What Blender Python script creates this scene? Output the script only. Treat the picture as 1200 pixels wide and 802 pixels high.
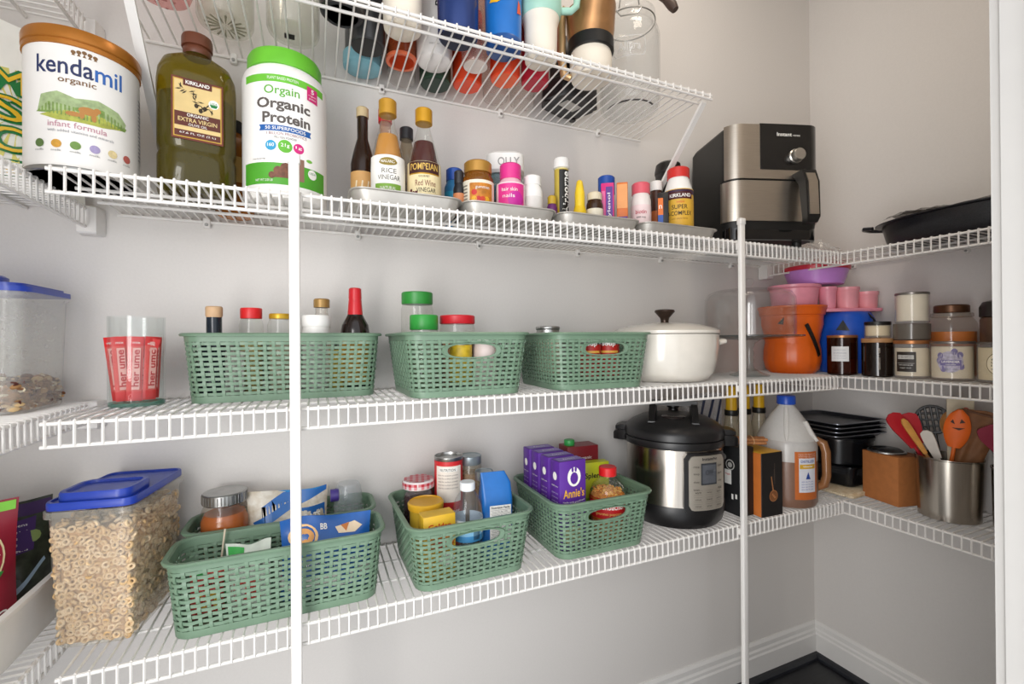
import bpy, math, random
from mathutils import Vector, Matrix
R = math.radians
PI = math.pi
rnd = random.Random(7)
SC = bpy.context.scene
for _o in list(bpy.data.objects):
    bpy.data.objects.remove(_o)

# ------------------------------------------------------------------ camera, light, exposure
CAM_YAW, CAM_PITCH, CAM_ROLL = 0.40440, 0.00287, -0.00743
cam = bpy.data.cameras.new('camera')
co = bpy.data.objects.new('camera', cam)
SC.collection.objects.link(co)
cam.sensor_width = 36.0
cam.lens = 537.75 / 1200 * 36
cam.shift_y = (398.82 - 401.0) / 1200
cam.clip_start = 0.02
fw0 = Vector((math.sin(CAM_YAW), math.cos(CAM_YAW), 0))
rt = Vector((math.cos(CAM_YAW), -math.sin(CAM_YAW), 0))
fw = fw0 * math.cos(CAM_PITCH) + Vector((0, 0, math.sin(CAM_PITCH)))
up = -fw0 * math.sin(CAM_PITCH) + Vector((0, 0, math.cos(CAM_PITCH)))
c_, s_ = math.cos(CAM_ROLL), math.sin(CAM_ROLL)
cx_, cy_, cz_ = rt * c_ + up * s_, -rt * s_ + up * c_, -fw
co.matrix_world = Matrix(((cx_.x, cy_.x, cz_.x, 0.0), (cx_.y, cy_.y, cz_.y, -1.1),
                          (cx_.z, cy_.z, cz_.z, 1.1324), (0, 0, 0, 1)))
SC.camera = co

wd = bpy.data.worlds.new('world')
SC.world = wd
wd.use_nodes = True
wd.node_tree.nodes['Background'].inputs[0].default_value = (0.93, 0.96, 1.0, 1)
wd.node_tree.nodes['Background'].inputs[1].default_value = 1.35


def area(name, loc, target, sx, sy, power, col=(1, 1, 1)):
    l = bpy.data.lights.new(name, 'AREA')
    l.shape = 'RECTANGLE'
    l.size, l.size_y, l.energy, l.color = sx, sy, power, col
    o = bpy.data.objects.new(name, l)
    SC.collection.objects.link(o)
    o.location = loc
    o.rotation_euler = (Vector(target) - Vector(loc)).to_track_quat('-Z', 'Y').to_euler()
    return o


area('hall_window_light', (-0.9, -2.5, 1.5), (0.6, -0.2, 1.1), 1.5, 1.7, 8, (1, 0.98, 0.96))
area('doorway_side_light', (-0.60, -1.40, 0.95), (1.65, -0.30, 0.55), 0.5, 1.5, 18, (1, 0.98, 0.96))
area('ceiling_lamp_light', (0.75, -0.5, 2.5), (0.75, -0.4, 0), 0.3, 0.3, 4.0, (1, 0.87, 0.72))
SC.view_settings.view_transform = 'Standard'
SC.view_settings.look = 'None'
SC.view_settings.gamma = 1
SC.view_settings.use_curve_mapping = False
SC.view_settings.exposure = 0.0
SC.cycles.transparent_max_bounces = 24
SC.cycles.max_bounces = 10
SC.cycles.diffuse_bounces = 6
SC.cycles.glossy_bounces = 4
SC.cycles.sample_clamp_indirect = 6
SC.cycles.caustics_reflective = False
SC.cycles.caustics_refractive = False
SC.cycles.use_denoising = True

# ------------------------------------------------------------------ materials


def lin(h):
    h = h.lstrip('#')
    o = []
    for i in (0, 2, 4):
        c = int(h[i:i + 2], 16) / 255
        o.append(c / 12.92 if c <= 0.04045 else ((c + 0.055) / 1.055) ** 2.4)
    return (o[0], o[1], o[2], 1)


MATS = {}


def M(col, rough=0.5, metal=0.0, noise=0.04, nscale=40.0, bump=0.0, col2=None, stretch=None, spec=0.5, coat=0.0, emit=0.0):
    """procedural material: base colour varied by a noise texture, optional bump"""
    key = (col, rough, metal, noise, nscale, bump, col2, stretch, spec, coat, emit)
    if key in MATS:
        return MATS[key]
    m = bpy.data.materials.new('mat_%d' % len(MATS))
    MATS[key] = m
    m.use_nodes = True
    nt = m.node_tree
    b = nt.nodes['Principled BSDF']
    b.inputs['Roughness'].default_value = rough
    b.inputs['Metallic'].default_value = metal
    b.inputs['Specular IOR Level'].default_value = spec
    b.inputs['Coat Weight'].default_value = coat
    c1 = lin(col)
    c2 = lin(col2) if col2 else tuple(max(0, x * (1 - noise * 2)) for x in c1[:3]) + (1,)
    tc = nt.nodes.new('ShaderNodeTexCoord')
    nz = nt.nodes.new('ShaderNodeTexNoise')
    nz.inputs['Scale'].default_value = nscale
    nz.inputs['Detail'].default_value = 3
    if stretch:
        mp = nt.nodes.new('ShaderNodeMapping')
        mp.inputs['Scale'].default_value = stretch
        nt.links.new(tc.outputs['Object'], mp.inputs['Vector'])
        nt.links.new(mp.outputs['Vector'], nz.inputs['Vector'])
    else:
        nt.links.new(tc.outputs['Object'], nz.inputs['Vector'])
    rp = nt.nodes.new('ShaderNodeValToRGB')
    rp.color_ramp.elements[0].position = 0.35
    rp.color_ramp.elements[1].position = 0.65
    rp.color_ramp.elements[0].color = c2
    rp.color_ramp.elements[1].color = c1
    nt.links.new(nz.outputs['Fac'], rp.inputs['Fac'])
    nt.links.new(rp.outputs['Color'], b.inputs['Base Color'])
    if emit:
        nt.links.new(rp.outputs['Color'], b.inputs['Emission Color'])
        b.inputs['Emission Strength'].default_value = emit
    if bump:
        bp = nt.nodes.new('ShaderNodeBump')
        bp.inputs['Strength'].default_value = bump
        bp.inputs['Distance'].default_value = 0.002
        nt.links.new(nz.outputs['Fac'], bp.inputs['Height'])
        nt.links.new(bp.outputs['Normal'], b.inputs['Normal'])
    return m


def G(tint='#ffffff', haze=0.06, hazecol='#ffffff', rough=0.03, refl=1.0, hr=0.4):
    """thin clear wall (glass, clear plastic): transparent tint + a little body + fresnel gloss"""
    key = ('G', tint, haze, hazecol, rough, refl, hr)
    if key in MATS:
        return MATS[key]
    m = bpy.data.materials.new('glass_%d' % len(MATS))
    MATS[key] = m
    m.use_nodes = True
    hz = haze * (0.35 if haze <= 0.1 else 0.8)
    nt = m.node_tree
    nt.nodes.clear()
    out = nt.nodes.new('ShaderNodeOutputMaterial')
    tr = nt.nodes.new('ShaderNodeBsdfTransparent')
    tv = lin(tint)
    tr.inputs[0].default_value = tuple(1 - (1 - q) * 0.35 for q in tv[:3]) + (1,) if min(tv[:3]) > 0.66 else tv
    pb = nt.nodes.new('ShaderNodeBsdfPrincipled')
    pb.inputs['Base Color'].default_value = lin(hazecol)
    pb.inputs['Roughness'].default_value = hr
    gl = nt.nodes.new('ShaderNodeBsdfGlossy')
    gl.inputs['Roughness'].default_value = rough
    fr = nt.nodes.new('ShaderNodeLayerWeight')
    fr.inputs[0].default_value = 0.5
    pw = nt.nodes.new('ShaderNodeMath')
    pw.operation = 'POWER'
    pw.inputs[1].default_value = 4.0
    mu = nt.nodes.new('ShaderNodeMath')
    mu.operation = 'MULTIPLY_ADD'
    mu.inputs[1].default_value = 0.45 * refl
    mu.inputs[2].default_value = 0.035 * refl
    nz = nt.nodes.new('ShaderNodeTexNoise')
    nz.inputs['Scale'].default_value = 25
    mr = nt.nodes.new('ShaderNodeMapRange')
    mr.inputs[3].default_value = hz * 0.94
    mr.inputs[4].default_value = hz * 1.06
    m1 = nt.nodes.new('ShaderNodeMixShader')
    m2 = nt.nodes.new('ShaderNodeMixShader')
    L = nt.links.new
    L(nz.outputs['Fac'], mr.inputs[0])
    L(mr.outputs[0], m1.inputs[0])
    L(tr.outputs[0], m1.inputs[1])
    L(pb.outputs[0], m1.inputs[2])
    L(fr.outputs['Facing'], pw.inputs[0])
    L(pw.outputs[0], mu.inputs[0])
    L(mu.outputs[0], m2.inputs[0])
    L(m1.outputs[0], m2.inputs[1])
    L(gl.outputs[0], m2.inputs[2])
    L(m2.outputs[0], out.inputs[0])
    return m


WHITE = M('#f2f0ec', 0.45, noise=0.01)
PAPER = M('#f4f2ec', 0.6, noise=0.01)
BLACK = M('#141414', 0.4, noise=0.05)
INK = M('#1c1a1a', 0.6, noise=0.02)
WIRE = M('#e9e6e2', 0.35, noise=0.01)
STEEL = M('#cfc6ba', 0.33, 1.0, noise=0.05, nscale=30, stretch=(1, 1, 60))
TIN = M('#b8b8b6', 0.33, 1.0, noise=0.06)
GOLD = M('#c99a2e', 0.35, 0.6, noise=0.06)
CLEAR = G('#fcfdfc', 0.05)
RED = M('#c8161c', 0.4, noise=0.03)

# ------------------------------------------------------------------ mesh collector


class MB:
    def __init__(s):
        s.v, s.f, s.m, s.mats = [], [], [], []

    def mi(s, m):
        if m not in s.mats:
            s.mats.append(m)
        return s.mats.index(m)

    def add(s, vs, fs, m):
        k, i = len(s.v), s.mi(m)
        s.v += [tuple(v) for v in vs]
        for f in fs:
            s.f.append([a + k for a in f])
            s.m.append(i)
        return s

    def box(s, x0, y0, z0, x1, y1, z1, m):
        v = [(x, y, z) for z in (z0, z1) for y in (y0, y1) for x in (x0, x1)]
        return s.add(v, [(0, 2, 3, 1), (4, 5, 7, 6), (0, 1, 5, 4), (1, 3, 7, 5), (3, 2, 6, 7), (2, 0, 4, 6)], m)

    def loft(s, rings, m, cap0=True, cap1=True, closed=True):
        n = len(rings[0])
        vs = [p for r in rings for p in r]
        fs = []
        for i in range(len(rings) - 1):
            for j in range(n if closed else n - 1):
                a, b = i * n + j, i * n + (j + 1) % n
                fs.append((a, b, b + n, a + n))
        if cap0:
            fs.append(tuple(range(n - 1, -1, -1)))
        if cap1:
            fs.append(tuple(range((len(rings) - 1) * n, len(rings) * n)))
        return s.add(vs, fs, m)

    def lathe(s, prof, m, n=28, c=(0, 0, 0), axis='z', cap0=True, cap1=True, sq=(1, 1)):
        rings = []
        for r, z in prof:
            r = max(r, 1e-4)
            rg = []
            for j in range(n):
                a = 2 * PI * j / n
                x, y = r * math.cos(a) * sq[0], r * math.sin(a) * sq[1]
                p = {'z': (x, y, z), 'y': (x, -z, y), 'x': (z, x, y)}[axis]
                rg.append((p[0] + c[0], p[1] + c[1], p[2] + c[2]))
            rings.append(rg)
        return s.loft(rings, m, cap0, cap1)

    def prism(s, outline, z0, z1, m, ch=0.0, scale0=1.0):
        """outline: 2D ccw points; ch = edge chamfer"""
        def rg(k, z):
            return [(x * k, y * k, z) for x, y in outline]
        if ch:
            w = max(abs(x) for x, y in outline)
            k = 1 - ch / w
            return s.loft([rg(k * scale0, z0), rg(scale0, z0 + ch), rg(1, z1 - ch), rg(k, z1)], m)
        return s.loft([rg(scale0, z0), rg(1, z1)], m)

    def rbox(s, w, d, z0, z1, r, m, ch=0.0, c=(0, 0), scale0=1.0, n=4):
        k = len(s.v)
        s.prism(rrect(w, d, r, n), z0, z1, m, ch, scale0)
        for i in range(k, len(s.v)):
            x, y, z = s.v[i]
            s.v[i] = (x + c[0], y + c[1], z)
        return s

    def tube(s, pts, r, m, n=6, closed=False, cap=True):
        pts = [Vector(p) for p in pts]
        rings = []
        N = len(pts)
        ref = None
        for i, p in enumerate(pts):
            if closed:
                t = (pts[(i + 1) % N] - pts[i - 1]).normalized()
            else:
                t = (pts[min(i + 1, N - 1)] - pts[max(i - 1, 0)]).normalized()
            if ref is None:
                ref = Vector((0, 0, 1)) if abs(t.z) < 0.9 else Vector((1, 0, 0))
            u = (ref - t * ref.dot(t))
            u = u.normalized() if u.length > 1e-6 else t.orthogonal().normalized()
            ref = u
            w = t.cross(u)
            rr = r[i] if isinstance(r, (list, tuple)) else r
            rings.append([p + (u * math.cos(2 * PI * j / n) + w * math.sin(2 * PI * j / n)) * rr for j in range(n)])
        if closed:
            rings.append(rings[0])
            return s.loft(rings, m, False, False)
        return s.loft(rings, m, cap, cap)

    def sheet(s, f, nu, nv, m):
        """grid surface f(u,v) for u,v in 0..1"""
        vs = [f(i / nu, j / nv) for j in range(nv + 1) for i in range(nu + 1)]
        fs = [(j * (nu + 1) + i, j * (nu + 1) + i + 1, (j + 1) * (nu + 1) + i + 1, (j + 1) * (nu + 1) + i)
              for j in range(nv) for i in range(nu)]
        return s.add(vs, fs, m)

    # -------- flat decals laid on a surface by a map (u, v, lift) -> point
    def rect(s, mp, u0, v0, u1, v1, m, lift=1, n=8):
        vs = [mp(u0 + (u1 - u0) * i / n, v, lift) for v in (v0, v1) for i in range(n + 1)]
        fs = [(i, i + 1, n + 2 + i, n + 1 + i) for i in range(n)]
        return s.add(vs, fs, m)

    def poly(s, mp, pts, m, lift=1):
        u0, u1 = min(p[0] for p in pts), max(p[0] for p in pts)
        n = max(1, min(24, int((u1 - u0) / .004)))
        for i in range(n):                                          # cut into narrow strips so that it follows a curved wall
            q = pts
            for lim, sg in ((u0 + (u1 - u0) * i / n, 1), (u0 + (u1 - u0) * (i + 1) / n, -1)):
                out = []
                for k in range(len(q)):
                    a, b = q[k - 1], q[k]
                    da, db = (a[0] - lim) * sg, (b[0] - lim) * sg
                    if (da < 0) != (db < 0):
                        t = da / (da - db)
                        out.append((lim, a[1] + (b[1] - a[1]) * t))
                    if db >= 0:
                        out.append(b)
                q = out
                if len(q) < 3:
                    break
            if len(q) >= 3:
                s.add([mp(u, v, lift) for u, v in q], [tuple(range(len(q)))], m)
        return s

    def disc(s, mp, u, v, r, m, lift=1, n=18, ry=None):
        ry = ry or r
        return s.poly(mp, [(u + r * math.cos(2 * PI * i / n), v + ry * math.sin(2 * PI * i / n)) for i in range(n)], m, lift)

    def text(s, mp, string, u, v, w, h, m, lift=2, bold=0.0, shear=0.0, arc=0.0):
        """string fitted in a box w x h centred on (u, v); arc bends the line"""
        vs, fs = glyphs(string, bold, shear)
        x0, x1 = min(p[0] for p in vs), max(p[0] for p in vs)
        y0, y1 = min(p[1] for p in vs), max(p[1] for p in vs)
        out = []
        for x, y in vs:
            a, b = ((x - x0) / (x1 - x0) - 0.5) * w, ((y - y0) / max(y1 - y0, 1e-6) - 0.5) * h
            out.append(mp(u + a, v + b - arc * (2 * a / w) ** 2, lift))
        return s.add(out, fs, m)

    def xf(s, mat, k=0):
        for i in range(k, len(s.v)):
            s.v[i] = tuple(mat @ Vector(s.v[i]))
        return s

    def build(s, name, parent=None, label=None, sharp=38, smooth=True):
        me = bpy.data.meshes.new(name)
        me.from_pydata(s.v, [], s.f)
        for m in s.mats:
            me.materials.append(m)
        me.polygons.foreach_set('material_index', s.m)
        if smooth:
            me.polygons.foreach_set('use_smooth', [True] * len(s.f))
            me.set_sharp_from_angle(angle=R(sharp))
        me.update()
        o = bpy.data.objects.new(name, me)
        SC.collection.objects.link(o)
        if parent:
            o.parent = parent
        if label:
            o['label'] = label
        return o


GLY = {}


def glyphs(string, bold, shear):
    key = (string, bold, shear)
    if key not in GLY:
        cu = bpy.data.curves.new('glyphs', 'FONT')
        cu.body = string
        cu.size = 1
        cu.offset = bold
        cu.shear = shear
        cu.resolution_u = 3
        ob = bpy.data.objects.new('glyphs', cu)
        SC.collection.objects.link(ob)
        dg = bpy.context.evaluated_depsgraph_get()
        me = bpy.data.meshes.new_from_object(ob.evaluated_get(dg))
        GLY[key] = ([(v.co.x, v.co.y) for v in me.vertices], [tuple(p.vertices) for p in me.polygons])
        bpy.data.objects.remove(ob)
        bpy.data.curves.remove(cu)
        bpy.data.meshes.remove(me)
    return GLY[key]


LIFT = 0.00035


def cyl(rad, a=0.0, z=0.0, sq=(1, 1)):
    """map onto an upright cylinder (or cone when rad is a function of height); a = 0 is the front (-y)"""
    def f(u, v, l):
        r = rad(z + v) if callable(rad) else rad
        t = -PI / 2 + a + u / r
        r += 0.0004 + l * LIFT
        return (r * math.cos(t) * sq[0], r * math.sin(t) * sq[1], z + v)
    return f


def along(prof):
    """radius of a turned profile at a height"""
    def f(z):
        for (r0, z0), (r1, z1) in zip(prof, prof[1:]):
            if z0 <= z <= z1:
                return r0 + (r1 - r0) * (z - z0) / max(z1 - z0, 1e-6)
        return prof[-1][0]
    return f


def plane(o, ux, vx):
    o, ux, vx = Vector(o), Vector(ux), Vector(vx)
    nn = ux.cross(vx).normalized()
    return lambda u, v, l: tuple(o + ux * u + vx * v + nn * (0.0003 + l * LIFT))


def rrect(w, d, r, n=4):
    pts = []
    for cx, cy, a0 in ((w / 2 - r, d / 2 - r, 0), (-w / 2 + r, d / 2 - r, 90), (-w / 2 + r, -d / 2 + r, 180), (w / 2 - r, -d / 2 + r, 270)):
        for i in range(n + 1):
            a = R(a0 + 90 * i / n)
            pts.append((cx + r * math.cos(a), cy + r * math.sin(a)))
    return pts


def tag(o, label, cat, group=None, kind=None):
    o['label'] = label
    o['category'] = cat
    if group:
        o['group'] = group
    if kind:
        o['kind'] = kind
    return o


def thing(name, label, cat, loc, rz=0.0, group=None):
    o = bpy.data.objects.new(name, None)
    SC.collection.objects.link(o)
    o.empty_display_size = 0.02
    o.location = loc
    o.rotation_euler = (0, 0, rz)
    return tag(o, label, cat, group)


def dup(root, loc, rz, label, group=None):
    r = root.copy()
    SC.collection.objects.link(r)
    r.location, r.rotation_euler = loc, (0, 0, rz)
    r['label'] = label
    if group:
        r['group'] = group
    for ch in list(root.children):
        c = ch.copy()
        SC.collection.objects.link(c)
        c.parent = r
        for g in list(ch.children):
            d = g.copy()
            SC.collection.objects.link(d)
            d.parent = c
    return r


def face(x, y):
    """turn that points an object's front (-y) to the doorway"""
    return -math.atan2(x, 1.1 + y)


def structure(mb, name, label, cat='wall', smooth=False):
    o = mb.build(name, smooth=smooth)
    o['kind'] = 'structure'
    return tag(o, label, cat)


# ------------------------------------------------------------------ room shell
XL, XR, YF, ZC = -0.645, 1.652, -0.876, 2.55
WALL = M('#dcd8d4', 0.55, noise=0.012, nscale=220, bump=0.06)
TRIM = M('#e2e0dd', 0.35, noise=0.008)
FLOORM = M('#1d1e22', 0.35, noise=0.15, nscale=14, stretch=(1, 9, 1), col2='#131418')
CEIL = M('#e8e6e2', 0.7, noise=0.01)
structure(MB().box(XL - .1, 0, 0, XR + .1, .1, ZC, WALL), 'wall_back', 'pale smooth painted wall behind the long wire shelves')
structure(MB().box(XL - .1, YF, 0, XL, 0, ZC, WALL), 'wall_left', 'pale painted wall carrying the short left-hand shelves')
structure(MB().box(XR, YF, 0, XR + .1, 0, ZC, WALL), 'wall_right', 'pale painted wall carrying the candles and the utensil pot shelves')
structure(MB().box(XL - .1, YF - .12, -.05, XR + .1, .1, 0, FLOORM), 'floor', 'dark wood floor in the far corner', 'floor')
structure(MB().box(XL - .1, YF - .12, ZC, XR + .1, .1, ZC + .05, CEIL), 'ceiling', 'white pantry ceiling', 'ceiling')
f = MB()
f.box(.644, YF - .12, 0, XR + .1, YF, ZC, WALL)
f.box(XL - .1, YF - .12, 2.15, .644, YF, ZC, WALL)
structure(f, 'wall_front', 'pale wall beside the pantry doorway')


def base_profile(p0, p1, inward):
    prof = [(0, 0), (.015, 0), (.015, .078), (.0115, .083), (.0115, .092), (.008, .098), (.008, .112), (.003, .1213), (0, .1213)]
    ix, iy = inward
    return [[(p[0] + ix * d, p[1] + iy * d, z) for d, z in prof] for p in (p0, p1)]


b = MB().loft(base_profile((XL, 0), (XR, 0), (0, -1)), TRIM)
structure(b, 'baseboard_back', 'white stepped baseboard along the back wall', 'baseboard')
b = MB().loft(base_profile((XR, -.0), (XR, YF), (-1, 0)), TRIM)
structure(b, 'baseboard_right', 'white stepped baseboard along the right wall', 'baseboard')
b = MB()
SHOE = M('#22242a', 0.4, noise=0.1)
for p in (((-.6, -.015), (XR - .015, -.015), (0, -1)), ((XR - .015, -.015), (XR - .015, YF), (-1, 0))):
    ix, iy = p[2]
    pr = [(0, 0), (.017, 0), (.016, .009), (.009, .017), (0, .019)]
    b.loft([[(q[0] + ix * d, q[1] + iy * d, z) for d, z in pr] for q in p[:2]], SHOE)
structure(b, 'trim_floor', 'dark quarter round strip where the baseboards meet the floor', 'trim')
JAMB = M('#bdbbb8', 0.4, noise=0.008)  # white trim paint greyed in its colour to offset the strong side light
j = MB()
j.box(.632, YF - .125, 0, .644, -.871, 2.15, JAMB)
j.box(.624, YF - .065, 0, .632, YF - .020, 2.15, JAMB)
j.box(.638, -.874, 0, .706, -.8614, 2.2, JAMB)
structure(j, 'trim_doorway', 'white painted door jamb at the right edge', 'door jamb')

# ------------------------------------------------------------------ wire shelving
Z1, Z2, Z3, Z4 = 1.7262, 1.3829, 1.0255, 0.6664
D, LIP = 0.259, 0.036
SP = 0.0159
XLIP_L, XLIP_R = -0.3814, 1.397


def shelf(label, z, a0, a1, depth, lip, tr, group, sp=SP, rods=(0.09, 0.17), lipfix=None):
    """wire deck running along local x from a0 to a1, back edge at local y=0, front at -depth. tr: local->world matrix"""
    o = thing('wire_shelf', label, 'wire shelf', tr @ Vector((0, 0, z)), 0, group)
    o.rotation_euler = tr.to_euler()
    rw, rr = 0.0019, 0.0030
    dk, lp = MB(), MB()
    n = int((a1 - a0 - .012) / sp)
    for i in range(n + 1):
        x = a0 + .006 + i * sp
        dk.tube([(x, -.004, 0), (x, -depth, 0)], rw, WIRE, 5)
        lp.tube([(x, -depth - .0005, .0005), (x, -depth - .001, -lip)], rw, WIRE, 5)
    dk.tube([(a0, -.006, -.0046), (a1, -.006, -.0046)], rr, WIRE, 7)
    for q in rods:
        dk.tube([(a0, -q, -.0046), (a1, -q, -.0046)], rr, WIRE, 7)
    lp.tube([(a0, -depth + .002, -.0036), (a1, -depth + .002, -.0036)], rr, WIRE, 8)
    lp.tube([(a0, -depth + .002, -lip), (a1, -depth + .002, -lip)], rr, WIRE, 8)
    dk.build('wire_deck', o)
    lp.build('front_lip', o)
    k = max(2, int((a1 - a0) / .28))
    for i in range(k):
        x = a0 + (a1 - a0) * (i + .5) / k
        c = MB()
        c.rbox(.013, .012, -.017, .004, .003, WIRE, .002, c=(x, -.0065))
        c.lathe([(.0035, 0), (.003, .002)], TIN, 8, c=(x, -.0125, -.011), axis='y')
        c.build('wall_clip', o)
    return o


def end_bracket(o, x, depth, lip):
    """moulded holder that grips the lip end against the next wall, at local x"""
    c = MB()
    c.prism([(-.013, -.03), (.013, -.03), (.017, -.004), (.017, 0), (-.017, 0), (-.017, -.004)], -lip - .012, .004, WIRE, .003)
    c.xf(Matrix.Translation((x, -depth, 0)))
    return c.build('end_bracket', o)


BK = Matrix.Identity(4)
LF = Matrix.Translation((XL, 0, 0)) @ Matrix.Rotation(R(90), 4, 'Z')      # local x -> +y, local -y -> +x
RT = Matrix.Translation((XR, 0, 0)) @ Matrix.Rotation(R(-90), 4, 'Z')     # local x -> -y, local -y -> -x
DL, DR = XLIP_L - XL, XR - XLIP_R
GB, GL_, GR = 'long wire shelves on the back wall', 'short wire shelves on the left wall', 'short wire shelves on the right wall'
shelf('topmost long white wire shelf carrying the drinking bottles', Z1, -.30, .884, .275, .0125, BK, GB, sp=.0225, rods=(.235,))
shelf('long white wire shelf carrying the vitamins and the air fryer', Z2, -.345, XLIP_R - .006, D, LIP, BK, GB)
shelf('long white wire shelf carrying three green baskets in one row', Z3, -.352, XLIP_R - .006, D, LIP, BK, GB)
shelf('lowest long white wire shelf, carrying the pressure cooker', Z4, -.337, XLIP_R - .004, D, LIP, BK, GB)
for z, lab in ((Z1, 'short white wire shelf at the top of the left wall'), (Z2, 'short white left-hand wire shelf under the green and white flour bag'),
               (Z3, 'short white left-hand wire shelf under the granola container'), (Z4, 'lowest short white left-hand wire shelf, under the white bin')):
    o = shelf(lab, z, -.86, -.004, DL, LIP, LF, GL_, sp=.0165)
    c = MB()
    c.prism([(-.030, -.014), (0, -.018), (0, .018), (-.030, .014)], -LIP - .012, .003, WIRE, .003)
    c.xf(Matrix.Translation((-.002, -DL, 0)))
    c.build('end_bracket', o)
for z, lab in ((Z2, 'short white right-hand wire shelf under the black roasting pan'), (Z3, 'short white right-hand wire shelf under the scented candles'),
               (Z4, 'lowest short white right-hand wire shelf, under the utensil pot')):
    o = shelf(lab, z, .004, .865, DR, LIP, RT, GR, sp=.0176, rods=(.07, .14))
    c = MB()
    c.prism([(0, -.018), (.030, -.014), (.030, .014), (0, .018)], -LIP - .012, .003, WIRE, .003)
    c.xf(Matrix.Translation((.002, -DR, 0)))
    c.build('end_bracket', o)

for x, zt, lab in ((-.031, 1.437, 'white upright shelf pole beside the protein tub'), (.981, 1.432, 'white upright shelf pole in front of the air fryer')):
    o = thing('support_pole', lab, 'shelf pole', (x, -D - .0125, 0), 0, 'upright poles on the shelf fronts')
    m = MB()
    m.rbox(.0165, .011, 0, zt, .003, WIRE, .001)
    m.build('shaft', o)
    m = MB()
    m.rbox(.019, .0135, zt - .012, zt + .004, .003, WIRE, .0015)
    m.build('end_cap', o)
    for z in (Z2, Z3, Z4):
        m = MB()
        m.rbox(.012, .008, z - .024, z - .008, .002, WIRE, .001, c=(0, .009))
        m.build('pole_clip', o)
for x, lab, g in ((-.262, 'white sloping shelf brace behind the formula tin', 0), (.872, 'white sloping shelf brace beside the air fryer', 1)):
    o = thing('shelf_brace', lab, 'shelf brace', (x, 0, 0), 0, 'sloping braces under the top shelf')
    m = MB()
    m.loft([[(x2, y - .006, z), (x2, y + .006, z)][::s] and [(-.007, y, z - .005), (.007, y, z - .005), (.007, y, z + .005), (-.007, y, z + .005)]
            for y, z, s in ((-.012, 1.452, 1), (-.262, Z1 - .012, 1)) for x2 in (0,)], WIRE)
    m.build('bar', o)
    m = MB()
    m.rbox(.022, .012, 1.425, 1.475, .004, WIRE, .002, c=(0, -.006))
    m.build('wall_foot', o)

# ------------------------------------------------------------------ woven baskets
BGREEN = M('#728d76', 0.42, noise=0.05, nscale=18)


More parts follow.
